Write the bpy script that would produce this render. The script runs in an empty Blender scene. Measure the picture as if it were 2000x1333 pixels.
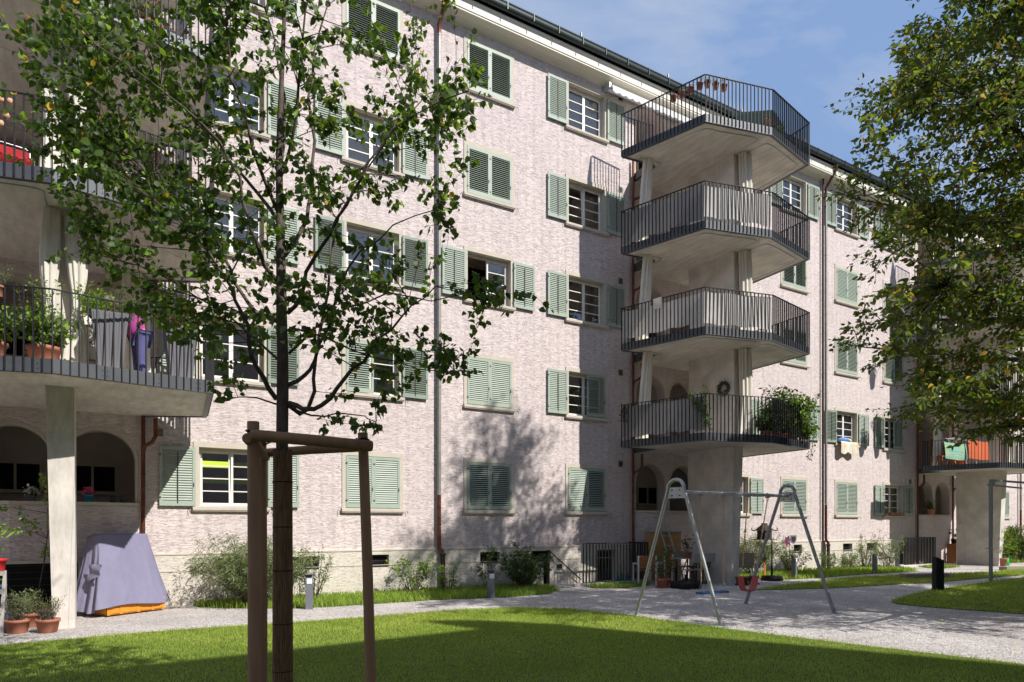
import bpy, math, random
import numpy as np
from mathutils import Vector, Matrix

# ------------------------------------------------------------------ camera, world, sun
scene = bpy.context.scene
COL = scene.collection
F_PX, YAW, DIST, HOR, EYE = 1333.0, math.radians(58.26), 16.31, 1026.0, 1.74
FW = (math.cos(YAW), math.sin(YAW)); RT = (math.sin(YAW), -math.cos(YAW))
cam_d = bpy.data.cameras.new('camera'); cam = bpy.data.objects.new('camera', cam_d); COL.objects.link(cam)
cam.location = (0, -DIST, EYE); cam.rotation_euler = (math.radians(90), 0, YAW - math.radians(90))
cam_d.sensor_width = 36; cam_d.lens = 36 * F_PX / 2000; cam_d.shift_y = (HOR - 666.5) / 2000
cam_d.clip_end = 1500; cam_d.clip_start = 0.05
scene.camera = cam
LIGHT = Vector((-0.45, 1.0, -1.0))                 # direction sunlight travels
world = bpy.data.worlds.new('World'); scene.world = world; world.use_nodes = True
nt = world.node_tree; nt.nodes.clear()
wo = nt.nodes.new('ShaderNodeOutputWorld'); bg = nt.nodes.new('ShaderNodeBackground')
sky = nt.nodes.new('ShaderNodeTexSky'); sky.sky_type = 'NISHITA'; sky.sun_disc = False
to_sun = -LIGHT.normalized()
sky.sun_elevation = math.asin(to_sun.z); sky.sun_rotation = math.atan2(to_sun.x, to_sun.y)
sky.air_density = 1.0; sky.dust_density = 0.8; sky.ozone_density = 1.6
bg.inputs[1].default_value = 0.062
tc = nt.nodes.new('ShaderNodeTexCoord'); mp = nt.nodes.new('ShaderNodeMapping'); mp.inputs['Scale'].default_value = (1.0, 1.6, 3.2)
ns = nt.nodes.new('ShaderNodeTexNoise'); ns.inputs['Scale'].default_value = 2.4; ns.inputs['Detail'].default_value = 8; ns.inputs['Roughness'].default_value = 0.55; ns.inputs['Distortion'].default_value = 0.6
cr = nt.nodes.new('ShaderNodeValToRGB'); cr.color_ramp.elements[0].position = 0.42; cr.color_ramp.elements[0].color = (0.0, 0.0, 0.0, 1); cr.color_ramp.elements[1].position = 0.75; cr.color_ramp.elements[1].color = (0.75, 0.75, 0.75, 1)
mx = nt.nodes.new('ShaderNodeMix'); mx.data_type = 'RGBA'; mx.inputs[7].default_value = (8.6, 9.2, 10.2, 1)
nt.links.new(tc.outputs['Generated'], mp.inputs['Vector']); nt.links.new(mp.outputs[0], ns.inputs['Vector']); nt.links.new(ns.outputs['Fac'], cr.inputs['Fac'])
hz = nt.nodes.new('ShaderNodeMix'); hz.data_type = 'RGBA'; hz.inputs[0].default_value = 0.62; hz.inputs[7].default_value = (4.7, 7.2, 12.4, 1); nt.links.new(sky.outputs[0], hz.inputs[6])
nt.links.new(cr.outputs['Color'], mx.inputs[0]); nt.links.new(hz.outputs[2], mx.inputs[6]); nt.links.new(mx.outputs[2], bg.inputs[0]); nt.links.new(bg.outputs[0], wo.inputs[0])
sun_d = bpy.data.lights.new('sun', 'SUN'); sun_d.energy = 5.0; sun_d.angle = math.radians(0.5); sun_d.color = (1.0, 0.965, 0.92)
sun = bpy.data.objects.new('sun', sun_d); COL.objects.link(sun); sun.rotation_euler = LIGHT.to_track_quat('-Z', 'Y').to_euler(); sun.location = (20, -30, 40)
vs = scene.view_settings; vs.view_transform = 'Standard'; vs.look = 'None'; vs.gamma = 1; vs.use_curve_mapping = False; vs.exposure = 0.3
scene.render.engine = 'CYCLES'
scene.cycles.max_bounces = 6; scene.cycles.transparent_max_bounces = 12

RNG = random.Random(7); NR = np.random.RandomState(11)

# survey helpers: a sight line (in survey-picture units) met with a plane gives a point of the place
def ray(px):
    k = (px - 1000) / F_PX
    return FW[0] + RT[0] * k, FW[1] + RT[1] * k
def at_depth(px, py, d):
    a, b = ray(px); return Vector((a * d, b * d - DIST, EYE + (HOR - py) * d / F_PX))
def on_y(px, py, Y):
    a, b = ray(px); d = (Y + DIST) / b; return Vector((a * d, Y, EYE + (HOR - py) * d / F_PX))
def on_ground(px, py, h=0.0):
    d = (EYE - h) * F_PX / (py - HOR); a, b = ray(px); return Vector((a * d, b * d - DIST, h))

# ------------------------------------------------------------------ mesh builder
class MB:
    def __init__(s): s.v = []; s.f = []; s.m = []; s.sm = []
    def add(s, vs, fs, mi=0, smooth=False):
        n = len(s.v); s.v.extend([tuple(p) for p in vs])
        for f in fs: s.f.append(tuple(i + n for i in f)); s.m.append(mi); s.sm.append(smooth)
    def box(s, x0, x1, y0, y1, z0, z1, mi=0, skip=()):
        vs = [(x0,y0,z0),(x1,y0,z0),(x1,y1,z0),(x0,y1,z0),(x0,y0,z1),(x1,y0,z1),(x1,y1,z1),(x0,y1,z1)]
        fs = {'b':(3,2,1,0),'t':(4,5,6,7),'f':(0,1,5,4),'r':(1,2,6,5),'k':(2,3,7,6),'l':(3,0,4,7)}
        s.add(vs, [q for k, q in fs.items() if k not in skip], mi)
    def obox(s, c, ax, ay, az, hx, hy, hz, mi=0):
        c = Vector(c); ax, ay, az = Vector(ax).normalized()*hx, Vector(ay).normalized()*hy, Vector(az).normalized()*hz
        vs = [c-ax-ay-az, c+ax-ay-az, c+ax+ay-az, c-ax+ay-az, c-ax-ay+az, c+ax-ay+az, c+ax+ay+az, c-ax+ay+az]
        s.add(vs, [(3,2,1,0),(4,5,6,7),(0,1,5,4),(1,2,6,5),(2,3,7,6),(3,0,4,7)], mi)
    def bar(s, a, b, w, h, mi=0, up=(0,0,1)):
        a, b = Vector(a), Vector(b); d = (b-a)
        if d.length < 1e-6: return
        u = Vector(up)
        if abs(d.normalized().dot(u)) > .98: u = Vector((0,1,0))
        sd = d.cross(u).normalized(); u2 = sd.cross(d).normalized()
        s.obox((a+b)/2, d, sd, u2, d.length/2, w/2, h/2, mi)
    def tube(s, pts, r, n=10, mi=0, cap=True):
        pts = [Vector(p) for p in pts]; N = len(pts)
        rs = [r]*N if isinstance(r, (int, float)) else list(r)
        vs = []; up = None
        for i, p in enumerate(pts):
            d = (pts[min(i+1,N-1)] - pts[max(i-1,0)])
            d = d.normalized() if d.length > 1e-9 else Vector((0,0,1))
            if up is None: up = Vector((0,0,1)) if abs(d.z) < .9 else Vector((1,0,0))
            sd = d.cross(up)
            if sd.length < 1e-5: sd = d.cross(Vector((1,0,0.3)))
            sd.normalize(); up = sd.cross(d).normalized()
            for j in range(n):
                a = 2*math.pi*j/n; vs.append(p + sd*math.cos(a)*rs[i] + up*math.sin(a)*rs[i])
        fs = [(i*n+j, i*n+(j+1)%n, (i+1)*n+(j+1)%n, (i+1)*n+j) for i in range(N-1) for j in range(n)]
        s.add(vs, fs, mi, True)
        if cap:
            s.add(vs[:n], [tuple(range(n-1,-1,-1))], mi); s.add(vs[-n:], [tuple(range(n))], mi)
    def prism(s, poly, z0, z1, mi=0, top=True, bottom=True):
        n = len(poly); a = sum(poly[i][0]*poly[(i+1)%n][1]-poly[(i+1)%n][0]*poly[i][1] for i in range(n))
        if a < 0: poly = poly[::-1]
        vs = [(p[0],p[1],z0) for p in poly] + [(p[0],p[1],z1) for p in poly]
        fs = [(i,(i+1)%n,n+(i+1)%n,n+i) for i in range(n)]
        if top: fs.append(tuple(range(n,2*n)))
        if bottom: fs.append(tuple(range(n-1,-1,-1)))
        s.add(vs, fs, mi)
    def lathe(s, prof, c=(0,0,0), n=20, mi=0):
        c = Vector(c); vs = []; N = len(prof)
        for r, z in prof:
            for j in range(n):
                a = 2*math.pi*j/n; vs.append((c.x+r*math.cos(a), c.y+r*math.sin(a), c.z+z))
        s.add(vs, [(i*n+j, i*n+(j+1)%n, (i+1)*n+(j+1)%n, (i+1)*n+j) for i in range(N-1) for j in range(n)], mi, True)
    def grid(s, fn, nu, nv, mi=0, smooth=True):
        vs = [fn(i/nu, j/nv) for j in range(nv+1) for i in range(nu+1)]; w = nu+1
        s.add(vs, [(j*w+i, j*w+i+1, (j+1)*w+i+1, (j+1)*w+i) for j in range(nv) for i in range(nu)], mi, smooth)
    def xform(s, M):
        s.v = [tuple(M @ Vector(p)) for p in s.v]; return s
    def mesh(s, name, mats):
        me = bpy.data.meshes.new(name); me.from_pydata(s.v, [], s.f)
        for m in (mats if isinstance(mats, (list, tuple)) else [mats]): me.materials.append(m)
        me.polygons.foreach_set('material_index', s.m); me.polygons.foreach_set('use_smooth', s.sm); me.update()
        return me
    def build(s, name, mats, parent=None, loc=None):
        o = bpy.data.objects.new(name, s.mesh(name, mats)); COL.objects.link(o)
        if parent: o.parent = parent
        if loc: o.location = loc
        return o

def quads_mesh(name, V, Fc, mats, mi=None, smooth=False):
    """fast mesh from numpy arrays: V (n,3), Fc (m,k)"""
    me = bpy.data.meshes.new(name); n, k = Fc.shape
    me.vertices.add(len(V)); me.vertices.foreach_set('co', V.astype(np.float32).ravel())
    me.loops.add(n*k); me.loops.foreach_set('vertex_index', Fc.astype(np.int32).ravel())
    me.polygons.add(n); me.polygons.foreach_set('loop_start', np.arange(0, n*k, k, dtype=np.int32))
    for m in mats: me.materials.append(m)
    if mi is not None: me.polygons.foreach_set('material_index', mi.astype(np.int32))
    me.update(calc_edges=True); me.validate()
    return me

def empty(name, loc=(0,0,0), rz=0.0):
    o = bpy.data.objects.new(name, None); COL.objects.link(o); o.location = loc; o.rotation_euler = (0,0,rz); o.empty_display_size = .2
    return o
def tag(o, label=None, cat=None, group=None, kind=None):
    if label: o['label'] = label
    if cat: o['category'] = cat
    if group: o['group'] = group
    if kind: o['kind'] = kind
    return o
def child(name, me, parent, loc=(0,0,0), rot=(0,0,0)):
    o = bpy.data.objects.new(name, me); COL.objects.link(o); o.parent = parent; o.location = loc; o.rotation_euler = rot
    return o
def copy_tree(o, parent=None):
    c = o.copy(); COL.objects.link(c); c.parent = parent
    for ch in list(o.children): copy_tree(ch, c)
    return c

# ------------------------------------------------------------------ materials
def lin(c):
    return tuple(((x/255)/12.92 if x/255 <= .04045 else ((x/255+.055)/1.055)**2.4) for x in c)
def mat(name, rgb, rough=.8, var=.12, scale=8.0, bump=0.0, bscale=60.0, metal=0.0, rgb2=None, stretch=(1,1,1), spec=.3, trans=None, sheen=0, edge=(.35,.65), bdist=.01):
    m = bpy.data.materials.new(name); m.use_nodes = True; t = m.node_tree; N = t.nodes; L = t.links
    b = N['Principled BSDF']; b.inputs['Roughness'].default_value = rough; b.inputs['Metallic'].default_value = metal
    b.inputs['Specular IOR Level'].default_value = spec
    c = lin(rgb)
    tcn = N.new('ShaderNodeTexCoord'); mpn = N.new('ShaderNodeMapping'); mpn.inputs['Scale'].default_value = stretch
    L.new(tcn.outputs['Object'], mpn.inputs[0])
    n = N.new('ShaderNodeTexNoise'); n.inputs['Scale'].default_value = scale; n.inputs['Detail'].default_value = 6; n.inputs['Roughness'].default_value = .6
    L.new(mpn.outputs[0], n.inputs['Vector'])
    r = N.new('ShaderNodeValToRGB'); r.color_ramp.elements[0].position = edge[0]; r.color_ramp.elements[1].position = edge[1]
    c2 = lin(rgb2) if rgb2 else tuple(min(1, x*(1+var)) for x in c)
    c1 = c if rgb2 else tuple(x*(1-var) for x in c)
    r.color_ramp.elements[0].color = (*c1, 1); r.color_ramp.elements[1].color = (*c2, 1)
    L.new(n.outputs['Fac'], r.inputs[0]); L.new(r.outputs[0], b.inputs['Base Color'])
    if bump:
        n2 = N.new('ShaderNodeTexNoise'); n2.inputs['Scale'].default_value = bscale; n2.inputs['Detail'].default_value = 5
        L.new(mpn.outputs[0], n2.inputs['Vector']); bp = N.new('ShaderNodeBump'); bp.inputs['Strength'].default_value = bump; bp.inputs['Distance'].default_value = bdist
        L.new(n2.outputs['Fac'], bp.inputs['Height']); L.new(bp.outputs[0], b.inputs['Normal'])
    if trans:
        tl = N.new('ShaderNodeBsdfTranslucent'); tl.inputs[0].default_value = (*lin(trans[0]), 1); ms = N.new('ShaderNodeMixShader'); ms.inputs[0].default_value = trans[1]
        out = N['Material Output']; L.new(b.outputs[0], ms.inputs[1]); L.new(tl.outputs[0], ms.inputs[2]); L.new(ms.outputs[0], out.inputs['Surface'])
    return m

def plaster_mat(name, rgb, furrow_shade, amt=1.0, sx=2.6, sz=17.0):
    """dragged render: uneven horizontal furrows pressed into a coloured plaster"""
    m = bpy.data.materials.new(name); m.use_nodes = True; t = m.node_tree; N = t.nodes; L = t.links
    b = N['Principled BSDF']; b.inputs['Roughness'].default_value = .92; b.inputs['Specular IOR Level'].default_value = .1
    tcn = N.new('ShaderNodeTexCoord')
    wob = N.new('ShaderNodeTexNoise'); wob.inputs['Scale'].default_value = 1.7; wob.inputs['Detail'].default_value = 3
    L.new(tcn.outputs['Object'], wob.inputs['Vector'])
    sub = N.new('ShaderNodeVectorMath'); sub.operation = 'MULTIPLY_ADD'; sub.inputs[1].default_value = (.0, .0, .10)
    L.new(wob.outputs['Color'], sub.inputs[0]); L.new(tcn.outputs['Object'], sub.inputs[2])
    mpn = N.new('ShaderNodeMapping'); mpn.inputs['Scale'].default_value = (sx, sx, sz); L.new(sub.outputs[0], mpn.inputs[0])
    n = N.new('ShaderNodeTexNoise'); n.inputs['Scale'].default_value = 1.0; n.inputs['Detail'].default_value = 5; n.inputs['Roughness'].default_value = .62; n.inputs['Distortion'].default_value = .0
    L.new(mpn.outputs[0], n.inputs['Vector'])
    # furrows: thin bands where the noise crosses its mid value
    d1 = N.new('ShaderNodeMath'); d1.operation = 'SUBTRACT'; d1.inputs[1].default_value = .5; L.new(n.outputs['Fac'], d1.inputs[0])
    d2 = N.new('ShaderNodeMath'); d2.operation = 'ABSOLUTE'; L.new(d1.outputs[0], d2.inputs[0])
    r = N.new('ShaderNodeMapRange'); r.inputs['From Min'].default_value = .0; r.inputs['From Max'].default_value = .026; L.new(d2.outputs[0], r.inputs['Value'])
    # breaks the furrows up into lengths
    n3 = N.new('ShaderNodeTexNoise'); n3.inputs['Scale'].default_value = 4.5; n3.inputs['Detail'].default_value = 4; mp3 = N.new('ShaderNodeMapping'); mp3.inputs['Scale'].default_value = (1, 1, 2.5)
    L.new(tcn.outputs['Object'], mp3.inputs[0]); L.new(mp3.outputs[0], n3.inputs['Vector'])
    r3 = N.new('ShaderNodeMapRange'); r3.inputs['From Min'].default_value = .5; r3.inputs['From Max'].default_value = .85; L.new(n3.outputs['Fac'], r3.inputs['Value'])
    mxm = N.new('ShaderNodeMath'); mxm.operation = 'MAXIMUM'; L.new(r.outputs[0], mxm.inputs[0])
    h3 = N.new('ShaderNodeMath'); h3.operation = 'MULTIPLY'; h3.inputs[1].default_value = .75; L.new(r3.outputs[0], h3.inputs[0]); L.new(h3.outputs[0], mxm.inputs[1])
    big = N.new('ShaderNodeTexNoise'); big.inputs['Scale'].default_value = .35; big.inputs['Detail'].default_value = 4; L.new(tcn.outputs['Object'], big.inputs['Vector'])
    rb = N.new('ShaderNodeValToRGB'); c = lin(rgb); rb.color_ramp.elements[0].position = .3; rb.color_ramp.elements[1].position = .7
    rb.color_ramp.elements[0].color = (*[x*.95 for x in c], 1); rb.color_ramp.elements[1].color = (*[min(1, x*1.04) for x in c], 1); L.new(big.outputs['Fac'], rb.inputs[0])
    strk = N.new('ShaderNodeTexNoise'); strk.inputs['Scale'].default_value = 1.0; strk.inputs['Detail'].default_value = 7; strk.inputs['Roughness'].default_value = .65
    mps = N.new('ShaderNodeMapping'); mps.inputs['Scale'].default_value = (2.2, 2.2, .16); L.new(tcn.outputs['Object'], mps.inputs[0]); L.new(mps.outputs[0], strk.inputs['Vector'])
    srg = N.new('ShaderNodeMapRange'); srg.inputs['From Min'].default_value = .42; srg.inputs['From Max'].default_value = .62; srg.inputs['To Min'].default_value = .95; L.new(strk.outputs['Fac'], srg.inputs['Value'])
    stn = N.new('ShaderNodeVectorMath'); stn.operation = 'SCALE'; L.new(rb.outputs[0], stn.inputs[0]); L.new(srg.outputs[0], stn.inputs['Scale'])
    mix = N.new('ShaderNodeMix'); mix.data_type = 'RGBA'; mix.inputs[6].default_value = (*lin(furrow_shade), 1); L.new(mxm.outputs[0], mix.inputs[0]); L.new(stn.outputs[0], mix.inputs[7])  # furrows coloured darker to stand in for the shadow in the crevices
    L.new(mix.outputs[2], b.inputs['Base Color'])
    # relief
    ad = N.new('ShaderNodeMath'); ad.operation = 'MULTIPLY_ADD'; ad.inputs[1].default_value = .8; L.new(n.outputs['Fac'], ad.inputs[0]); L.new(mxm.outputs[0], ad.inputs[2])
    bp = N.new('ShaderNodeBump'); bp.inputs['Strength'].default_value = .65*amt; bp.inputs['Distance'].default_value = .02; L.new(ad.outputs[0], bp.inputs['Height']); L.new(bp.outputs[0], b.inputs['Normal'])
    return m

def glass_mat(name, tint=.75, strength=.16):
    m = bpy.data.materials.new(name); m.use_nodes = True; t = m.node_tree; N = t.nodes; L = t.links; N.remove(N['Principled BSDF'])
    tr = N.new('ShaderNodeBsdfTransparent'); tr.inputs[0].default_value = (tint, tint, tint, 1)
    gl = N.new('ShaderNodeBsdfGlossy'); gl.inputs['Roughness'].default_value = .02
    fr = N.new('ShaderNodeFresnel'); fr.inputs[0].default_value = 1.5
    ad = N.new('ShaderNodeMath'); ad.operation = 'ADD'; ad.inputs[1].default_value = strength; L.new(fr.outputs[0], ad.inputs[0])
    n = N.new('ShaderNodeTexNoise'); n.inputs['Scale'].default_value = 1.2; bp = N.new('ShaderNodeBump'); bp.inputs['Strength'].default_value = .08; bp.inputs['Distance'].default_value = .02
    tcn = N.new('ShaderNodeTexCoord'); L.new(tcn.outputs['Object'], n.inputs['Vector']); L.new(n.outputs['Fac'], bp.inputs['Height']); L.new(bp.outputs[0], gl.inputs['Normal'])
    ms = N.new('ShaderNodeMixShader'); L.new(ad.outputs[0], ms.inputs[0]); L.new(tr.outputs[0], ms.inputs[1]); L.new(gl.outputs[0], ms.inputs[2]); L.new(ms.outputs[0], N['Material Output'].inputs['Surface'])
    return m

def gravel_mat(name):
    m = bpy.data.materials.new(name); m.use_nodes = True; t = m.node_tree; N = t.nodes; L = t.links; b = N['Principled BSDF']; b.inputs['Roughness'].default_value = .95; b.inputs['Specular IOR Level'].default_value = .15
    tcn = N.new('ShaderNodeTexCoord')
    v = N.new('ShaderNodeTexVoronoi'); v.inputs['Scale'].default_value = 42; L.new(tcn.outputs['Object'], v.inputs['Vector'])
    v2 = N.new('ShaderNodeTexVoronoi'); v2.inputs['Scale'].default_value = 95; L.new(tcn.outputs['Object'], v2.inputs['Vector'])
    sep = N.new('ShaderNodeSeparateColor'); L.new(v.outputs['Color'], sep.inputs[0])
    r = N.new('ShaderNodeValToRGB'); e = r.color_ramp.elements
    e[0].position = 0; e[0].color = (*lin((150, 141, 136)), 1); e[1].position = 1; e[1].color = (*lin((248, 242, 234)), 1)
    for p, c in ((.25, (206, 197, 191)), (.5, (224, 215, 208)), (.8, (238, 230, 223))):
        x = e.new(p); x.color = (*lin(c), 1)
    L.new(sep.outputs[0], r.inputs[0])
    big = N.new('ShaderNodeTexNoise'); big.inputs['Scale'].default_value = .7; big.inputs['Detail'].default_value = 6; L.new(tcn.outputs['Object'], big.inputs['Vector'])
    br = N.new('ShaderNodeMapRange'); br.inputs['From Min'].default_value = .3; br.inputs['From Max'].default_value = .7; br.inputs['To Min'].default_value = .7; br.inputs['To Max'].default_value = 1.0; L.new(big.outputs['Fac'], br.inputs['Value'])
    mu = N.new('ShaderNodeVectorMath'); mu.operation = 'SCALE'; L.new(r.outputs[0], mu.inputs[0]); L.new(br.outputs[0], mu.inputs['Scale']); L.new(mu.outputs[0], b.inputs['Base Color'])
    ad = N.new('ShaderNodeMath'); ad.operation = 'ADD'; L.new(v.outputs['Distance'], ad.inputs[0]); L.new(v2.outputs['Distance'], ad.inputs[1])
    bp = N.new('ShaderNodeBump'); bp.invert = True; bp.inputs['Strength'].default_value = .9; bp.inputs['Distance'].default_value = .018; L.new(ad.outputs[0], bp.inputs['Height']); L.new(bp.outputs[0], b.inputs['Normal'])
    return m

def concrete_mat(name, rgb):
    m = mat(name, rgb, rough=.85, var=.10, scale=1.6, bump=.15, bscale=25, spec=.15)
    t = m.node_tree; N = t.nodes; L = t.links; b = N['Principled BSDF']; src = b.inputs['Base Color'].links[0].from_socket
    tcn = N.new('ShaderNodeTexCoord')
    pit = N.new('ShaderNodeTexVoronoi'); pit.inputs['Scale'].default_value = 2.6; L.new(tcn.outputs['Object'], pit.inputs['Vector'])
    pr = N.new('ShaderNodeMapRange'); pr.inputs['From Min'].default_value = .02; pr.inputs['From Max'].default_value = .07; pr.inputs['To Min'].default_value = .72; L.new(pit.outputs['Distance'], pr.inputs['Value'])
    st = N.new('ShaderNodeTexNoise'); st.inputs['Scale'].default_value = 3; st.inputs['Detail'].default_value = 8; st.inputs['Roughness'].default_value = .7
    mpn = N.new('ShaderNodeMapping'); mpn.inputs['Scale'].default_value = (2.4, .5, .6); L.new(tcn.outputs['Object'], mpn.inputs[0]); L.new(mpn.outputs[0], st.inputs['Vector'])
    sr = N.new('ShaderNodeMapRange'); sr.inputs['From Min'].default_value = .35; sr.inputs['From Max'].default_value = .6; sr.inputs['To Min'].default_value = .78; L.new(st.outputs['Fac'], sr.inputs['Value'])
    mu = N.new('ShaderNodeMath'); mu.operation = 'MULTIPLY'; L.new(pr.outputs[0], mu.inputs[0]); L.new(sr.outputs[0], mu.inputs[1])
    bk_ = N.new('ShaderNodeTexBrick'); bk_.inputs['Scale'].default_value = 1.0; bk_.inputs['Mortar Size'].default_value = .004; bk_.inputs['Brick Width'].default_value = 2.5; bk_.inputs['Row Height'].default_value = .62
    bk_.inputs['Color1'].default_value = (1,1,1,1); bk_.inputs['Color2'].default_value = (.95,.95,.95,1); bk_.inputs['Mortar'].default_value = (.74,.74,.74,1); mpb = N.new('ShaderNodeMapping'); mpb.inputs['Rotation'].default_value = (0,0,.9); L.new(tcn.outputs['Object'], mpb.inputs[0]); L.new(mpb.outputs[0], bk_.inputs['Vector'])
    mu2 = N.new('ShaderNodeMath'); mu2.operation = 'MULTIPLY'; L.new(mu.outputs[0], mu2.inputs[0]); L.new(bk_.outputs['Color'], mu2.inputs[1]); mu = mu2
    sc = N.new('ShaderNodeVectorMath'); sc.operation = 'SCALE'; L.new(src, sc.inputs[0]); L.new(mu.outputs[0], sc.inputs['Scale']); L.new(sc.outputs[0], b.inputs['Base Color'])
    return m

M = {}
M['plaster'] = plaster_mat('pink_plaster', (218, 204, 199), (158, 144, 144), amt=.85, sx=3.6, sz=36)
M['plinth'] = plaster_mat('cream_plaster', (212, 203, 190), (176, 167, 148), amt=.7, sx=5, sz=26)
M['inner_plaster'] = mat('loggia_plaster', (196, 182, 176), .95, .06, 3, bump=.2)
M['stone'] = mat('window_stone', (190, 181, 166), .85, .05, 6, bump=.1)
M['cream'] = mat('cream_paint', (218, 212, 196), .6, .03, 2, spec=.3)
M['white'] = mat('white_paint', (226, 222, 212), .45, .03, 4, spec=.4)
M['shutter'] = mat('green_shutter_paint', (156, 167, 152), .5, .05, 3, spec=.35)
M['shutter2'] = mat('darker_green_shutter_paint', (134, 147, 132), .55, .06, 3, spec=.35)
M['dark_iron'] = mat('dark_iron', (40, 40, 42), .5, .1, 20, spec=.5)
M['glass'] = glass_mat('window_glass')
M['room'] = mat('dim_room', (176, 158, 146), .9, .2, 1.5)
M['curtain'] = mat('white_curtain', (226, 226, 226), .9, .05, 10, stretch=(6,6,.5), trans=((235,235,235), .35))
M['lace'] = mat('lace_curtain', (205, 208, 212), .9, .1, 30, trans=((220,225,230), .4))
M['drape'] = mat('cream_drape', (232, 227, 214), .95, .05, 4, bump=.1, bscale=90, trans=((225,215,195), .25))
M['concrete'] = concrete_mat('warm_concrete', (216, 208, 198))
M['steel'] = mat('grey_steel_paint', (36, 37, 40), .55, .08, 6, spec=.3)
M['rim'] = mat('steel_rim_plate', (78, 80, 84), .45, .1, 2.5, spec=.4, metal=.2)
M['zinc'] = mat('zinc_pipe', (150, 150, 142), .45, .12, 5, metal=.5, spec=.5)
M['copper'] = mat('copper_pipe', (128, 78, 58), .42, .25, 7, metal=.6, rgb2=(92, 56, 44))
M['cast'] = mat('brown_cast_pipe', (66, 50, 42), .6, .15, 6)
M['gutter'] = mat('dark_gutter', (58, 66, 64), .4, .15, 4, metal=.5, spec=.5)
M['tiles'] = mat('brown_roof_tiles', (98, 70, 60), .8, .3, 9, bump=.4, bscale=14)
M['gravel'] = gravel_mat('pale_gravel')
M['soil'] = mat('lawn_soil', (66, 82, 32), .95, .3, 6, rgb2=(88, 104, 42))
M['bark'] = mat('young_bark', (92, 82, 72), .9, .3, 30, bump=.5, bscale=70, stretch=(1,1,.35))
M['bark2'] = mat('old_bark', (62, 56, 50), .9, .3, 14, bump=.6, bscale=30, stretch=(1,1,.3))
M['leaf'] = mat('lime_leaf', (48, 68, 30), .5, .3, .9, rgb2=(76, 100, 40), trans=((128,158,40), .38), spec=.35)
M['leaf_dark'] = mat('dark_leaf', (42, 62, 28), .5, .3, .9, rgb2=(62, 84, 36), trans=((104,134,36), .35), spec=.35)
M['leaf_yellow'] = mat('yellow_leaf', (196, 158, 50), .6, .2, 3, trans=((210,180,50), .45))
M['leaf_h'] = mat('hornbeam_leaf', (62, 84, 34), .5, .3, .6, rgb2=(90, 104, 42), trans=((142,156,46), .46), spec=.35)
M['leaf_h2'] = mat('bronzed_hornbeam_leaf', (92, 82, 36), .55, .3, .8, rgb2=(70, 72, 34), trans=((150,130,46), .38), spec=.3)
M['leaf_pale'] = mat('pale_leaf', (122, 142, 84), .6, .2, 4, rgb2=(100, 122, 70), trans=((160,180,90), .3))
M['leaf_willow'] = mat('willow_leaf', (140, 148, 108), .6, .2, 4, rgb2=(110, 122, 80), trans=((165,175,110), .3))
M['leaf_bright'] = mat('bright_leaf', (112, 150, 50), .55, .2, 4, rgb2=(140, 172, 62), trans=((170,205,60), .4))
M['grass'] = mat('grass_blade', (130, 154, 54), .6, .3, .5, rgb2=(176, 190, 88), trans=((190,208,84), .35), spec=.25)
M['grass2'] = mat('wild_grass_blade', (116, 144, 54), .6, .25, 3, rgb2=(158, 174, 80), trans=((170,200,70), .35), spec=.25)
M['post_wood'] = mat('weathered_round_wood', (166, 134, 106), .85, .22, 5, bump=.5, bscale=26, stretch=(3,3,.5), rgb2=(156, 120, 92))
M['reed'] = mat('reed_mat', (148, 122, 90), .9, .3, 24, bump=.4, bscale=30, stretch=(4,4,.3), rgb2=(104, 82, 58))
M['rubber'] = mat('black_rubber', (26, 26, 28), .7, .1, 10)
M['galv'] = mat('galvanised_steel', (168, 172, 172), .38, .12, 14, metal=.7, spec=.5)
M['rope'] = mat('hemp_rope', (176, 152, 124), .95, .15, 40, bump=.4, bscale=120)
M['blue_plastic'] = mat('blue_plastic', (46, 82, 132), .5, .06, 4)
M['red_plastic'] = mat('red_plastic', (190, 44, 50), .4, .08, 4)
M['pink_seat'] = mat('faded_red_rubber', (164, 78, 80), .6, .1, 5)
M['terracotta'] = mat('terracotta', (162, 106, 84), .85, .15, 5, bump=.1)
M['brown_pot'] = mat('brown_plastic_pot', (118, 72, 54), .55, .08, 5)
M['lantern'] = mat('beige_lantern', (206, 160, 126), .8, .1, 20)
M['bollard'] = mat('bollard_grey', (118, 120, 128), .5, .05, 5, metal=.3)
M['bollard_dark'] = mat('bollard_black', (36, 38, 46), .45, .05, 5, metal=.3)
M['lens'] = mat('frosted_lens', (224, 226, 226), .3, .02, 4)
M['lilac'] = mat('lilac_cloth', (124, 121, 144), .85, .06, 2.5, bump=.9, bscale=5.0, spec=.2, bdist=.05, stretch=(1,1,.45))
M['orange_wood'] = mat('orange_varnished_wood', (212, 138, 50), .45, .14, 6, stretch=(1,1,6))
M['brown_wood'] = mat('brown_wood', (150, 98, 60), .6, .2, 7, stretch=(1,1,5))
M['osb'] = mat('pale_plywood', (176, 138, 92), .8, .12, 5)
M['grey_wood'] = mat('greyed_bench_wood', (152, 146, 140), .8, .1, 6)
M['alu'] = mat('aluminium', (186, 190, 194), .4, .06, 8, metal=.6)
M['white_metal'] = mat('white_metal', (206, 206, 204), .45, .04, 5)
M['fabric_grey'] = mat('grey_screen_fabric', (150, 148, 148), .95, .06, 5, bump=.15, bscale=30, trans=((160,158,158), .25))
M['fabric_white'] = mat('white_screen_fabric', (214, 210, 204), .95, .06, 5, bump=.25, bscale=9, bdist=.02, trans=((220,215,210), .3))
M['green_cloth'] = mat('dark_green_cloth', (20, 40, 38), .9, .1, 4, bump=.15, bscale=30)
M['purple'] = mat('magenta_shirt', (170, 66, 142), .85, .08, 6, bump=.3, bscale=14, bdist=.02)
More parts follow.
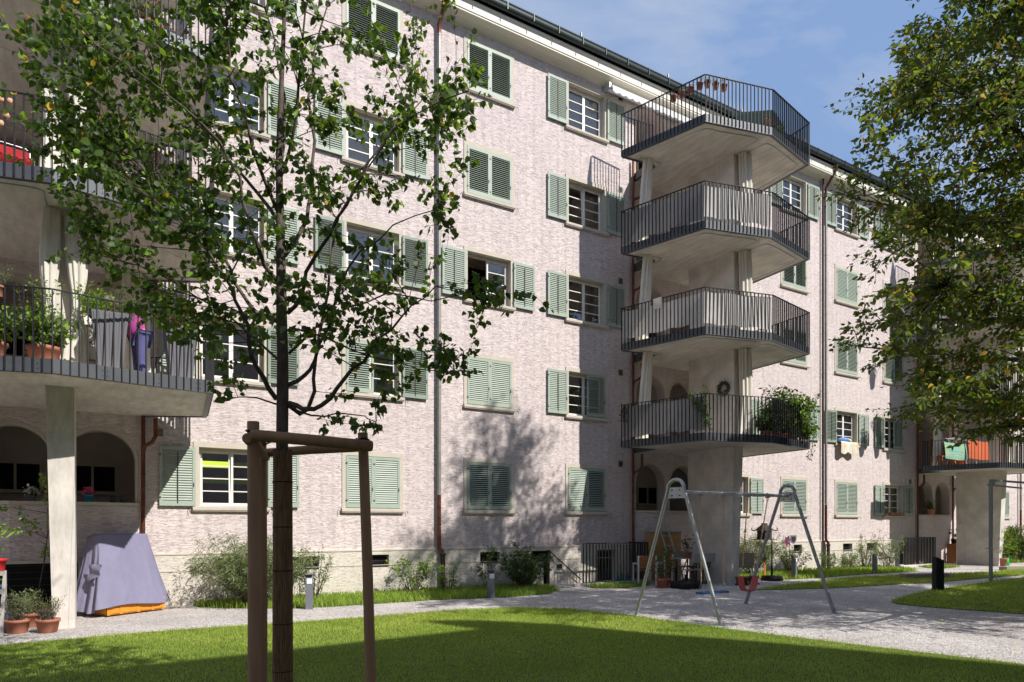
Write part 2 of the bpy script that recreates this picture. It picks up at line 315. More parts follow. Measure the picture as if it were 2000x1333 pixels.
M['blue_trouser'] = mat('blue_trousers', (84, 84, 130), .85, .08, 6, bump=.3, bscale=14, bdist=.02)
M['skin'] = mat('skin', (196, 148, 122), .55, .05, 8)
M['hair'] = mat('grey_hair', (120, 112, 104), .8, .2, 60)
M['teal'] = mat('turquoise_towel', (104, 158, 152), .95, .1, 3, rgb2=(160, 176, 124), stretch=(.3,.3,7), edge=(.4,.6))
M['orange'] = mat('orange_towel', (182, 92, 58), .95, .08, 12, bump=.3, bscale=40)
M['blue_towel'] = mat('blue_white_towel', (30, 88, 178), .95, .1, 3, rgb2=(214, 222, 232), stretch=(1,1,5), edge=(.5,.56))
M['pillow'] = mat('striped_bedding', (196, 216, 206), .95, .1, 2.4, rgb2=(226, 170, 120), stretch=(8,1,1), edge=(.5,.55))
M['pillow_blue'] = mat('blue_yellow_pillow', (96, 132, 190), .95, .1, 3, rgb2=(226, 206, 130), edge=(.5,.56))
M['flower_pink'] = mat('pink_flower', (214, 110, 146), .7, .1, 9, trans=((230,140,170), .3))
M['flower_red'] = mat('red_flower', (206, 40, 72), .7, .1, 9, trans=((230,80,110), .3))
M['flower_white'] = mat('white_flower', (230, 226, 214), .7, .06, 9, trans=((235,235,225), .3))
M['planter'] = mat('grey_planter', (112, 110, 114), .55, .05, 4)
M['cyan'] = mat('cyan_pot', (40, 132, 170), .5, .05, 4)
M['lime'] = mat('lime_blind', (190, 222, 70), .8, .06, 4)
M['green_plastic'] = mat('green_plastic', (40, 150, 74), .4, .06, 4)
M['black'] = mat('matt_black', (14, 14, 16), .8, .1, 4)
M['awning'] = mat('white_awning', (226, 224, 220), .9, .04, 4, trans=((230,228,224), .2))
M['zinc_light'] = mat('pale_galvanised_pole', (136, 140, 142), .5, .1, 8, metal=.4)
M['mound'] = mat('worn_timber', (150, 140, 122), .9, .15, 4, stretch=(1,6,6))
# ------------------------------------------------------------------ ground
P = 16.6                                        # the facade repeats every 16.6 m
FH = 2.85                                       # storey height
g = MB(); g.add([(-150,-160,0),(200,-160,0),(200,200,0),(-150,200,0)], [(0,1,2,3)])
tag(g.build('gravel_ground', M['gravel']), kind='structure')
def smooth_poly(pts, n=2):
    for _ in range(n):
        q = []
        for i in range(len(pts)):
            a, b = pts[i], pts[(i+1) % len(pts)]
            q += [(a[0]*.75+b[0]*.25, a[1]*.75+b[1]*.25), (a[0]*.25+b[0]*.75, a[1]*.25+b[1]*.75)]
        pts = q
    return pts
LAWN = [(-40,-4.6),(-8,-4.35),(-1.1,-4.07),(.9,-3.82),(3.3,-3.98),(6.4,-3.95),(7.6,-4.25),(8.35,-4.95),(8.75,-6.3),(9.05,-8.6),(9.45,-10.6),(9.85,-12.3),(10.2,-16),(10.2,-30),(-40,-30)]
MOUND = smooth_poly([(15.1,-7.75),(17,-7.15),(19,-6.75),(23,-6.25),(30,-5.9),(40,-6),(40,-20),(17,-20),(15.6,-12),(15.45,-10),(15.0,-8.6)])
BAND = [(15.1,-4.2),(16.5,-3.85),(18.5,-3.5),(21,-3.08),(24,-3.3),(26,-3.75),(28.5,-4.3),(31.5,-3.7),(40,-3.5),(40,-5.2),(31,-5.2),(27.5,-5.5),(22.3,-5.5),(19,-5.15),(17.3,-5.0),(16,-4.6)]
STRIP = [(1.9,.05),(1.95,-.5),(2.5,-1.1),(3.5,-1.75),(4.5,-1.95),(6.8,-1.9),(8.6,-2.3),(9.8,-2.15),(10.6,-1.5),(10.7,-.8),(10.3,.05)]
STRIP2 = [(18.3,.05),(18.35,-2.3),(19.5,-2.55),(21,-2.5),(23.5,-2.4),(26.4,-2.6),(27.2,-1.8),(27.6,-.6),(27.6,.05)]
PATCH = [(11.9,-.95),(11.8,-1.5),(12.6,-1.95),(13.8,-1.6),(14.3,-1.0),(14.2,-.95)]
PATCH2 = smooth_poly([(28.4,-2.2),(29.7,-.6),(31.6,-.6),(30.8,-2.1)])
STRIP3 = [(35,.05),(35.2,-1.8),(42,-2.2),(55,-2.2),(55,.05)]
for nm, pl in (('lawn',LAWN),('lawn',MOUND),('lawn',BAND),('planting_bed',STRIP),('planting_bed',STRIP2),('lawn',PATCH),('lawn',PATCH2),('planting_bed',STRIP3)):
    b = MB(); b.prism(pl, -.05, .012, bottom=False); tag(b.build(nm, M['soil']), kind='structure')

def in_poly(x, y, poly):
    c = np.zeros(x.shape, bool); n = len(poly)
    for i in range(n):
        x1, y1 = poly[i]; x2, y2 = poly[(i+1) % n]
        if y1 == y2: continue
        c ^= ((y1 > y) != (y2 > y)) & (x < (x2-x1)*(y-y1)/(y2-y1)+x1)
    return c
def grass(name, poly, dens, h, w, m, label, maxd=60, edge=0.0, bounds=None):
    xs = [p[0] for p in poly]; ys = [p[1] for p in poly]
    x0, x1, y0, y1 = bounds or (max(min(xs),-8), min(max(xs),45), max(min(ys),-17), min(max(ys),2))
    n = int((x1-x0)*(y1-y0)*dens); x = NR.uniform(x0,x1,n); y = NR.uniform(y0,y1,n)
    jx = x + NR.normal(0,.05+edge,n); jy = y + NR.normal(0,.05+edge,n)
    k = in_poly(jx, jy, poly); x, y = x[k], y[k]
    dy = y + DIST; dep = FW[0]*x + FW[1]*dy; r = RT[0]*x + RT[1]*dy
    keep = (dep > 4.5) & (np.abs(r/dep) < .85) & (dep < maxd); keep &= NR.rand(len(x)) < np.clip((14/np.maximum(dep,.1))**1.3, .12, 1)
    x, y, dep = x[keep], y[keep], dep[keep]; n = len(x)
    sc = np.clip(dep/12, .8, 2.2)
    hh = h*NR.uniform(.5,1.25,n)*np.clip(sc, .8, 1.3); ww = w*NR.uniform(.7,1.3,n)*sc
    a = NR.uniform(0,2*np.pi,n); lean = NR.normal(0,.45,n)*hh; la = NR.uniform(0,2*np.pi,n)
    V = np.zeros((n,4,3)); z0 = .012
    V[:,0] = np.stack([x-np.cos(a)*ww/2, y-np.sin(a)*ww/2, np.full(n,z0)],1); V[:,1] = np.stack([x+np.cos(a)*ww/2, y+np.sin(a)*ww/2, np.full(n,z0)],1)
    V[:,2] = np.stack([x+np.cos(la)*lean+np.cos(a)*ww*.2, y+np.sin(la)*lean+np.sin(a)*ww*.2, z0+hh],1); V[:,3] = np.stack([x+np.cos(la)*lean-np.cos(a)*ww*.2, y+np.sin(la)*lean-np.sin(a)*ww*.2, z0+hh*.94],1)
    Fc = np.arange(n*4).reshape(n,4)
    o = bpy.data.objects.new(name, quads_mesh(name, V.reshape(-1,3), Fc, [m])); COL.objects.link(o)
    return tag(o, label, 'grass', kind='stuff')
grass('grass', LAWN, 2300, .034, .008, M['grass'], 'short mown green lawn grass in the foreground', 22, .03, bounds=(-3.5,10.3,-14,-3.6))
grass('grass', MOUND, 500, .04, .012, M['grass'], 'shaded lawn grass at the right edge beyond the swing', 40)
grass('grass', BAND, 700, .04, .012, M['grass'], 'band of lawn between the swing gravel and the path', 40)
grass('grass', STRIP, 900, .10, .014, M['grass2'], 'rough grass strip at the foot of the wall on the left', 30, .05)
grass('grass', STRIP2, 500, .09, .016, M['grass2'], 'rough grass strip at the foot of the wall beyond the swing', 40, .05)
grass('grass', PATCH, 900, .07, .014, M['grass2'], 'small grass patch in front of the basement railing', 30, .03)
grass('grass', PATCH2, 500, .06, .018, M['grass2'], 'small grass island beside the far balcony column', 50, .03)
grass('grass', STRIP3, 160, .09, .03, M['grass2'], 'grass under the shaded bushes at the far right', 60, .03)
# loose pebbles thrown up along the path edge and over the play area
def pebbles(n, fn, s0, s1):
    V, Fc = [], []; base = np.array([(1,0,0),(0,1,0),(-1,0,0),(0,-1,0),(0,0,.7),(0,0,-.5)]); tri = [(0,1,4),(1,2,4),(2,3,4),(3,0,4)]
    for i in range(n):
        x, y = fn(); s = RNG.uniform(s0, s1); a = RNG.uniform(0,6.28); c, sn = math.cos(a), math.sin(a)
        for p in base:
            q = p*s*np.array([1,RNG.uniform(.6,1),1]); V.append((x+q[0]*c-q[1]*sn, y+q[0]*sn+q[1]*c, .004+q[2]))
        Fc += [tuple(k+6*i for k in t) for t in tri]
    return np.array(V), np.array(Fc)
M['pebble'] = mat('pebble_stone', (150,143,137), .9, .3, 1.3, rgb2=(214,206,198), spec=.2)
def pb():
    t = RNG.random()
    if t < .45:
        x = RNG.uniform(-2.5, 8.3); return x, -3.85 + RNG.gauss(.08,.1) - (.25 if x < -1 else 0)
    return RNG.uniform(-2.5, 14), RNG.uniform(-11, -1.6)
V, Fc = pebbles(9000, pb, .006, .017); k = ~in_poly(V[::6,0], V[::6,1], LAWN); idx = np.where(k)[0]
remap = (idx[:,None]*6+np.arange(6)).ravel(); V2 = V[remap]; F2 = (np.arange(len(idx))[:,None,None]*6+np.array([(0,1,4),(1,2,4),(2,3,4),(3,0,4)])[None]).reshape(-1,3)
o = bpy.data.objects.new('loose_pebbles', quads_mesh('loose_pebbles', V2, F2, [M['pebble']])); COL.objects.link(o); tag(o, 'loose pale pebbles scattered over the gravel path and play area', 'pebbles', kind='stuff')
# fallen leaves
n = 190; x = np.concatenate([NR.uniform(8.5,30,150), NR.uniform(0,9,40)]); y = np.concatenate([NR.uniform(-13,-2.5,150), NR.uniform(-10,-4,40)]); s = NR.uniform(.03,.06,n); a = NR.uniform(0,6.28,n); V = np.zeros((n,4,3))
for j, (u, v) in enumerate(((-1,0),(0,-.55),(1,0),(0,.55))):
    V[:,j,0] = x+(u*np.cos(a)-v*np.sin(a))*s; V[:,j,1] = y+(u*np.sin(a)+v*np.cos(a))*s; V[:,j,2] = .05+NR.uniform(-.012,.02,n)
o = bpy.data.objects.new('fallen_leaves', quads_mesh('fallen_leaves', V.reshape(-1,3), np.arange(n*4).reshape(n,4), [M['leaf_yellow']])); COL.objects.link(o); tag(o, 'yellow fallen leaves scattered on lawn and gravel at the right', 'leaves', kind='stuff')

# ------------------------------------------------------------------ the long apartment block
BLD = tag(empty('apartment_building', (0,0,0)), 'long pink rendered apartment block with green louvred shutters and stacked balconies', 'building')
ARCH_R, ARCH_Z = .63, 3.06
WX = [1.9, 5.2, 8.54, 11.92]; WW = 1.63
wins = []                                        # (x, storey, left, right, sash style)
S = {}
for n in range(-1, 3):
    for i, x in enumerate(WX):
        for k in range(5): S[(n, i, k)] = 'CC'
def st(n, i, s):                                 # from the ground floor up
    for k, v in enumerate(s): S[(n, i, k)] = v
st(0,0,('OO','OO','OO','OO','OO')); st(0,1,('CC','CO','OO','OO','CC')); st(0,2,('CC','CC','OO','CC','CC')); st(0,3,('CC','OC','OO','OO','OO'))
st(1,0,('OO','OO','CC','OO','OO')); st(1,1,('CC','OO','CC','CC','OO')); st(1,2,('CC','OO','CC','CC','OO')); st(1,3,('OO','OC','CC','CC','OO'))
st(2,0,('CC','CC','OO','CC','CC')); st(2,1,('CC','OO','CC','CC','OO'))
holes = []
for (n, i, k), s in S.items():
    x = WX[i] + n*P
    if x < -6.5 or x > 52: continue
    holes.append((x+.13, x+WW-.13, 2.16+k*FH, 3.45+k*FH)); wins.append((x, k, s, n, i))
arches = []
for n in (0, 1, 2):
    for c in (.18+n*P, -1.29+n*P):
        for k in range(5): arches.append((c, k)); holes.append((c-ARCH_R, c+ARCH_R, 1.9+k*FH if k == 0 else .02+k*FH+1.4, ARCH_Z+ARCH_R+k*FH))
base_w = [(2.41,3.1),(4.02,4.65),(5.92,6.41),(9.04,9.67),(10.7,11.39)]
bw = [(a+n*P, b+n*P, .68, 1.0) for n in (0,1) for a, b in base_w] + [(-2.0+.35, -.5, .15, 1.0)]
door = [(13.1+n*P, 13.86+n*P, .02, .98) for n in (0,1)]
X0, X1, ZP, ZT = -7.0, 55.0, 1.13, 15.25
def wall_cells(mb, x0, x1, z0, z1, hs, y, mi=0, step=2.5):
    hs = [h for h in hs if h[0] < x1 and h[1] > x0 and h[2] < z1 and h[3] > z0]
    xs = sorted({x0, x1} | {v for h in hs for v in h[:2] if x0 < v < x1}); zs = sorted({z0, z1} | {v for h in hs for v in h[2:] if z0 < v < z1})
    idx = {}; vs = []; fs = []
    def vi(a, b):
        if (a, b) not in idx: idx[(a, b)] = len(vs); vs.append((xs[a], y, zs[b]))
        return idx[(a, b)]
    for a in range(len(xs)-1):
        cx = (xs[a]+xs[a+1])/2; col = [h for h in hs if h[0] < cx < h[1]]
        for b in range(len(zs)-1):
            cz = (zs[b]+zs[b+1])/2
            if any(h[2] < cz < h[3] for h in col): continue
            fs.append((vi(a,b), vi(a+1,b), vi(a+1,b+1), vi(a,b+1)))
    mb.add(vs, fs, mi)
w = MB(); wall_cells(w, X0, X1, ZP, ZT, holes, 0.0)
for c, k in arches:                              # spandrels beside each arch head
    zc = ARCH_Z+k*FH; n = 12
    for sgn in (-1, 1):
        pts = [(c+sgn*ARCH_R*math.sin(t*math.pi/2/n), 0, zc+ARCH_R*math.cos(t*math.pi/2/n)) for t in range(n+1)]
        cor = (c+sgn*ARCH_R, 0, zc+ARCH_R)
        for t in range(n): w.add([cor, pts[t], pts[t+1]], [(0,1,2) if sgn < 0 else (0,2,1)])
w.box(X0, X1, .9, 1.4, -.2, ZT, skip=('f','b','t')) if False else None
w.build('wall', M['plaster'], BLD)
# back, ends and floors keep the inside dark
bk = MB(); bk.box(X0-.02, X1+.02, 11.9, 12, 0, ZT); bk.box(X0-.15, X0, 0, 12, 0, ZT); bk.box(X1, X1+.15, 0, 12, 0, ZT); bk.build('back_wall', M['inner_plaster'], BLD)
pl = MB(); wall_cells(pl, X0, X1, 0.0, ZP, bw+door, -.05)
pl.add([(X0,-.05,ZP),(X1,-.05,ZP),(X1,0,ZP+.015),(X0,0,ZP+.015)], [(0,1,2,3)])
for a, b, c, d in bw+door:                       # reveals
    pl.add([(a,-.05,c),(a,.2,c),(a,.2,d),(a,-.05,d)], [(3,2,1,0)]); pl.add([(b,-.05,c),(b,.2,c),(b,.2,d),(b,-.05,d)], [(0,1,2,3)]); pl.add([(a,-.05,c),(b,-.05,c),(b,.2,c),(a,.2,c)], [(0,1,2,3)]); pl.add([(a,-.05,d),(b,-.05,d),(b,.2,d),(a,.2,d)], [(3,2,1,0)])
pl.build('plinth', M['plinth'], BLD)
gr_ = MB(); 
for a, b in ((X0, X1),):
    gr_.box(a, b, -.062, -.052, .735, .75); gr_.box(a, b, -.065, -.052, 1.095, 1.128)
gr_.build('plinth_band', M['stone'], BLD)
for a, b, c, d in bw:
    q = MB(); q.box(a+.01, b-.01, .12, .14, c+.01, d-.01, 1)
    for t in np.linspace(a+.03, b-.03, max(3, int((b-a)/.045))): q.box(t-.004, t+.004, .06, .07, c+.02, d-.02)
    for z in (c+.02, (c+d)/2, d-.035): q.box(a+.012, b-.012, .045, .058, z, z+.015)
    q.build('basement_window', [M['dark_iron'], M['black']], BLD)
for a, b, c, d in door:
    q = MB(); q.box(a+.005, b-.005, .195, .25, c, d-.005, 0); q.box(a+.12, b-.12, .18, .192, .4, .9, 1); q.build('basement_door', [M['dark_iron'], M['black']], BLD)

# eaves, gutter, roof
ev = MB()
prof = [(0.0,15.15),(-.08,15.19),(-.2,15.235),(-.4,15.25),(-.41,15.25),(-.41,15.29),(-.43,15.30),(-.43,15.52),(-.46,15.54),(-.46,15.58),(-.30,15.60)]
ev.add([(x, y, z) for y, z in prof for x in (X0, X1)], [(2*i, 2*i+2, 2*i+3, 2*i+1) for i in range(len(prof)-1)])
ev.build('eaves', M['cream'], BLD)
gt = MB(); gp = [(-.47+(-.085+.085*math.cos(t)), 15.72-.11*math.sin(t)) for t in np.linspace(0, math.pi, 9)]
gp = [(-.47,15.80)] + gp + [(-.64,15.80),(-.655,15.81),(-.655,15.79)]
gt.add([(x, y, z) for y, z in gp for x in (X0, X1)], [(2*i, 2*i+1, 2*i+3, 2*i+2) for i in range(len(gp)-1)], 0, True)
for x in np.arange(X0+.4, X1, .85): gt.box(x-.012, x+.012, -.668, -.655, 15.6, 15.83)
gt.build('gutter', M['gutter'], BLD)
rf = MB(); sl = math.tan(math.radians(21))
for r in range(22):
    y0, y1 = -.55+r*.3, -.55+(r+1)*.3; rf.add([(X0,y0,15.83+(y0+.55)*sl+.03),(X1,y0,15.83+(y0+.55)*sl+.03),(X1,y1,15.83+(y1+.55)*sl+.004),(X0,y1,15.83+(y1+.55)*sl+.004)], [(0,1,2,3)])
    rf.add([(X0,y0,15.80+(y0+.55)*sl),(X1,y0,15.80+(y0+.55)*sl),(X1,y0,15.83+(y0+.55)*sl+.03),(X0,y0,15.83+(y0+.55)*sl+.03)], [(0,1,2,3)])
yr = -.55+22*.3; zr = 15.88+22*.3*sl
rf.add([(X0,yr,zr),(X1,yr,zr),(X1,12.2,15.9),(X0,12.2,15.9)], [(0,1,2,3)]); rf.add([(X0,-.55,15.85),(X0,yr,zr),(X0,12.2,15.9)], [(0,1,2)]); rf.add([(X1,-.55,15.85),(X1,yr,zr),(X1,12.2,15.9)], [(2,1,0)])
x = X0
while x < X1:                                     # pan-tile ripple at the lowest course
    rf.tube([(x,-.56,15.845),(x,-.25,15.97)], .022, 6); x += .23
rf.build('roof', M['tiles'], BLD)
for x in np.arange(8.9, 50, 3.55):
    q = MB(); q.tube([(x,-.1,15.9),(x,-.1,16.4)], .035, 8); q.build('snow_guard_post', M['zinc'], BLD)

# windows
def leaf_mesh(w=.70, h=1.27, tilt=45, rod=False, n=20, open_=False):
    b = MB(); s = .06; t = .032
    b.box(0, s, -t, 0, 0, h); b.box(w-s, w, -t, 0, 0, h); b.box(s, w-s, -t, 0, 0, .11); b.box(s, w-s, -t, 0, h-.075, h)
    z0, z1 = .115, h-.08; a = math.radians(tilt)
    for i in range(n):
        z = z0+(i+.5)*(z1-z0)/n; d = .0195
        b.obox((w/2, -t/2-.002, z), (1,0,0), (0,math.cos(a),math.sin(a)), (0,-math.sin(a),math.cos(a)), (w-2*s)/2, d, .0035)
    if rod:
        b.box(w/2-.008, w/2+.008, -t-.014, -t-.004, .06, h-.12, 1)
        for i in range(n): z = z0+(i+.5)*(z1-z0)/n; b.box(w/2-.006, w/2+.012, -t-.006, -t+.01, z-.006, z+.004, 1)
    for z in (.16, h-.2): b.box(-.012, .03, -t-.006, -t-.001, z, z+.035, 1)
    b.box(w-.045, w-.03, -t-.016, -t-.002, .42, .5, 1)
    return b
LM = {}
for nm, (tl, rd, mm) in dict(a=(42,False,'shutter'), b=(32,False,'shutter'), c=(64,False,'shutter'), o=(62,True,'shutter'), p=(34,True,'shutter2')).items():
    LM[nm] = leaf_mesh(tilt=tl, rod=rd).mesh('shutter', [M[mm], M['dark_iron']])
w1 = MB(); x1 = WW; e = .13
w1.box(.02, e, -.022, 0, .09, 1.38); w1.box(x1-e, x1-.02, -.022, 0, .09, 1.38); w1.box(.02, x1-.02, -.024, 0, 1.38, 1.5)
w1.box(e-.002, e, 0, .24, .09, 1.38); w1.box(x1-e, x1-e+.002, 0, .24, .09, 1.38); w1.box(e-.002, x1-e+.002, 0, .24, 1.38, 1.382); w1.box(e, x1-e, 0, .22, .085, .09)
w1.box(e+.0, e+.05, .13, .23, .09, 1.38); w1.box(x1-e-.05, x1-e, .13, .23, .09, 1.38); w1.box(e+.05, x1-e-.05, 13*.01, .23, 1.31, 1.38)
w1.box(e, x1-e, 1.3, 1.32, -.3, 1.5, 1); w1.box(e-.3, e-.29, .23, 1.3, -.3, 1.6, 1); w1.box(x1-e+.29, x1-e+.3, .23, 1.3, -.3, 1.6, 1); w1.box(e-.3, x1-e+.3, .23, 1.3, 1.6, 1.61, 1); w1.box(e-.3, x1-e+.3, .23, 1.3, -.3, -.29, 1)
w1.add([(-.17,1.3,-.3),(x1+.17,1.3,-.3),(x1+.17,1.3,1.6),(-.17,1.3,1.6)], [(0,1,2,3)], 1)
WM = w1.mesh('window', [M['stone'], M['room']])
s1 = MB(); s1.box(0, x1, -.085, 0, .0, .065); s1.add([(0,-.085,.065),(x1,-.085,.065),(x1,0,.092),(0,0,.092)], [(0,1,2,3)]); s1.box(.01, x1-.01, -.07, -.001, -.025, -.002)
for x in (-.07, x1+.07): s1.tube([(x,0,.03),(x,-.06,.03),(x+.02,-.07,-.06)], .006, 5, 1)
SM = s1.mesh('sill', [M['stone'], M['dark_iron']])
def sash(rows=4):
    b = MB(); w = (x1-2*e-.1)/2; h = 1.22; f = .045
    b.box(0, f, 0, .05, 0, h); b.box(w-f, w, 0, .05, 0, h); b.box(f, w-f, 0, .05, 0, f+.02); b.box(f, w-f, 0, .05, h-f, h)
    for i in range(1, rows): z = f+(h-2*f)*i/rows; b.box(f, w-f, .006, .044, z-.009, z+.013)
    return b.mesh('sash', [M['white']]), w, h
SA4, SW, SH = sash(4); SA3, _, _ = sash(3)
pg = MB(); pg.add([(.04,.025,.04),(SW-.04,.025,.04),(SW-.04,.025,SH-.04),(.04,.025,SH-.04)], [(0,1,2,3)]); PG = pg.mesh('pane', [M['glass']])
bq = MB(); bq.box(0, x1-2*e-.04, 0, .02, 0, 1.25); SHADE_PANE = bq.mesh('pane', [M['black']])  # opaque black pane painting the darkness behind closed shutter slats
def drape_mesh(w, h, amp=.025, n=9, mats=None, scallop=0, name='curtain'):
    b = MB()
    def fn(u, v):
        z = h*(1-v)
        if scallop and v > .999: z = scallop*abs(math.sin(u*n*math.pi))
        return (u*w, amp*math.sin(u*n*2*math.pi)*(0.4+.6*v), z)
    b.grid(fn, n*8, 8); return b.mesh(name, mats)
CU = {'full': drape_mesh(1.27, 1.22, mats=[M['curtain']]), 'lace': drape_mesh(1.27, .75, .02, 8, [M['lace']], .05), 'side': drape_mesh(.42, 1.22, .03, 4, [M['curtain']]), 'dark': drape_mesh(1.27, 1.2, .02, 7, [M['fabric_grey']])}
blind = MB()
for z in (.0, .36): blind.box(0, 1.27, 0, .02, z, z+.14)
CU['lime'] = blind.mesh('blind', [M['lime']])
CUR = {(0,0,0):'lime',(0,0,1):'lace',(0,1,1):'lace',(0,1,2):'full',(0,2,2):'lace',(0,3,4):'full',(0,0,2):'full',(0,1,3):'full',(0,3,1):'dark',(1,1,4):'side',(1,0,4):'side',(1,2,4):'side',(0,0,3):'full',(0,0,4):'full',(1,0,3):'lace',(1,0,1):'side',(1,2,1):'dark'}
random.seed(3)
for x, k, s, n, i in wins:
    if x > 46: continue
    o = child('window', WM, BLD, (x, 0, 2.07+k*FH)); child('sill', SM, o)
    key = (n, i, k)
    if s == 'CC': child('pane', SHADE_PANE, o, (e+.02, .12, .1))
    if s != 'CC':
        zz = .1; xl = e+.05
        openL = key == (0,2,2); tiltL = key in ((0,3,3),(0,0,0))
        for j in range(2):
            if openL and j == 0:
                sa = child('sash', SA4, o, (xl+.0, .20, zz), (0, 0, math.radians(78))); child('pane', PG, o, (xl, .20, zz), (0,0,math.radians(78)))
            else:
                me = SA3 if key in ((0,1,1),(0,0,1),(0,1,2)) else SA4
                rot = (math.radians(-3) if tiltL and j == 0 else 0, 0, 0)
                child('sash', me, o, (xl+j*SW, .15, zz), rot); child('pane', PG, o, (xl+j*SW, .15, zz), rot)
        c = CUR.get(key)
        if c:
            if c == 'lime': child('curtain', CU[c], o, (xl, .21, .60))
            elif c == 'side':
                child('curtain', CU[c], o, (xl, .27, zz)); child('curtain', CU[c], o, (xl+.9, .27, zz))
            elif key == (0,2,2): child('curtain', CU['side'], o, (xl+.72, .22, zz))
            else: child('curtain', CU[c], o, (xl, .27, zz + (.45 if c == 'lace' and key[1] == 0 else 0)))
    W = .70
    for side in (0, 1):
        if s[side] == 'C':
            v = 'a' if (key in ((0,2,0),(0,3,0),(0,2,3),(0,2,4),(0,1,4)) or n >= 1 and k in (2,0) and i == 2) else ('c' if key in ((0,1,0),(0,2,1),(1,2,3),(1,2,0)) else 'b' if k > 1 else 'a')
            if key == (0,3,0) and side == 0: v = 'c'
            child('shutter', LM[v], o, (x1/2-W+.003 if side == 0 else x1/2+.003, -.004, .10))
        else:
            v = 'p' if ((n,i,k,side) in ((0,0,1,1),(0,1,1,1),(0,1,2,1),(0,1,2,0),(1,0,4,1)) or x > 24 and k == 1 and side == 0) else 'o'
            if side == 0: child('shutter', LM[v], o, (.055-W, -.045, .085))
            else: child('shutter', LM[v], o, (x1-.055, -.045, .085))
# small wall fittings: shutter dogs, vents
for n in (0, 1):
    for k in range(5):
        q = MB(); xx, zz = 13.98+n*P, 3.55+k*FH
        q.box(xx, xx+.17, -.012, 0, zz, zz+.19)
        for t in range(6): q.box(xx+.012, xx+.158, -.018, -.013, zz+.02+t*.026, zz+.032+t*.026, 1)
        q.build('vent_grille', [M['zinc'], M['black']], BLD)
q = MB(); q.box(1.16,1.34,-.012,0,3.62,3.82)
for t in range(6): q.box(1.172,1.328,-.018,-.013,3.64+t*.027,3.652+t*.027,1)
q.build('vent_grille', [M['stone'], M['black']], BLD)

# loggia arches, parapets and rooms behind
for n in (0, 1, 2):
    cx = -.555+n*P
    for k in range(5):
        base = k*FH
        lg = MB()
        zf = base + (1.1 if k == 0 else 1.42)
        for c in (.18+n*P, -1.29+n*P):       # intrados
            pts = [(c-ARCH_R, zf)] + [(c+ARCH_R*math.cos(t), ARCH_Z+base+ARCH_R*math.sin(t)) for t in np.linspace(math.pi, 0, 17)] + [(c+ARCH_R, zf)]
            lg.add([(a, y, z) for a, z in pts for y in (0, .35)], [(2*i, 2*i+1, 2*i+3, 2*i+2) for i in range(len(pts)-1)], 0, True)
            o1 = [(c+(ARCH_R)*math.cos(t), ARCH_Z+base+(ARCH_R)*math.sin(t)) for t in np.linspace(math.pi, 0, 17)]; o2 = [(c+(ARCH_R+.055)*math.cos(t), ARCH_Z+base+(ARCH_R+.055)*math.sin(t)) for t in np.linspace(math.pi, 0, 17)]
            lg.add([(a, -.014, z) for a, z in o1] + [(a, -.014, z) for a, z in o2], [(i, i+17, i+18, i+1) for i in range(16)], 1)
            lg.add([(a, -.014, z) for a, z in o2] + [(a, 0, z) for a, z in o2], [(i, i+17, i+18, i+1) for i in range(16)], 1)
            for sx in (-1, 1): lg.box(c+sx*(ARCH_R+.0275)-.0275, c+sx*(ARCH_R+.0275)+.0275, -.014, -.0005, zf+ (1.1 if k==0 else 0), ARCH_Z+base, 1)
        lg.build('loggia_arch', [M['inner_plaster'], M['stone']], BLD)
        rm = MB(); xa, xb = cx-1.5, cx+1.5
        rm.add([(xa,1.6,base+1.07),(xb,1.6,base+1.07),(xb,1.6,base+3.8),(xa,1.6,base+3.8)], [(0,1,2,3)])
        rm.box(xa-.02, xa, .35, 1.6, base+1.07, base+3.8); rm.box(xb, xb+.02, .35, 1.6, base+1.07, base+3.8); rm.box(xa, xb, .005, 1.6, base+3.8, base+3.82); rm.box(xa, xb, .34, .345, base+ARCH_Z+ARCH_R+.02, base+3.8); rm.box(xa, xb, .005, 1.6, base+1.05, base+1.07)
        rm.build('loggia_room', M['inner_plaster'], BLD)
        for c in (.05+n*P, -1.35+n*P):
            q = MB(); zz = base+2.45
            q.box(c-.48, c+.48, 1.55, 1.598, zz, zz+.05); q.box(c-.48, c+.48, 1.55, 1.598, zz+.6, zz+.65); q.box(c-.48, c-.43, 1.55, 1.598, zz+.05, zz+.6); q.box(c+.43, c+.48, 1.55, 1.598, zz+.05, zz+.6); q.box(c-.025, c+.025, 1.55, 1.598, zz+.05, zz+.6); q.box(c-.43, c+.43, 1.58, 1.59, zz+.05, zz+.6, 1); q.box(c-.5,c+.5,1.5,1.598,zz-.03,zz-.001)
            q.build('small_window', [M['stone'], M['black']], BLD)
    # ground-floor parapet, a shallow prow between the two arch centres
    c1, c2 = -1.29+n*P, .18+n*P; xl, xr = c1-.78, c2+.74
    outer = [(xl,-.03),(c1,-.30),(c2,-.30),(xr,-.03)]
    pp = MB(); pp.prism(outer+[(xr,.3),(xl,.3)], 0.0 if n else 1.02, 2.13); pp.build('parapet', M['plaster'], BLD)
    pc = MB(); pc.prism([(xl-.02,-.05),(c1-.01,-.34),(c2+.01,-.34),(xr+.02,-.05),(xr+.02,.35),(xl-.02,.35)], 2.133, 2.20); pc.build('parapet_cap', M['stone'], BLD)
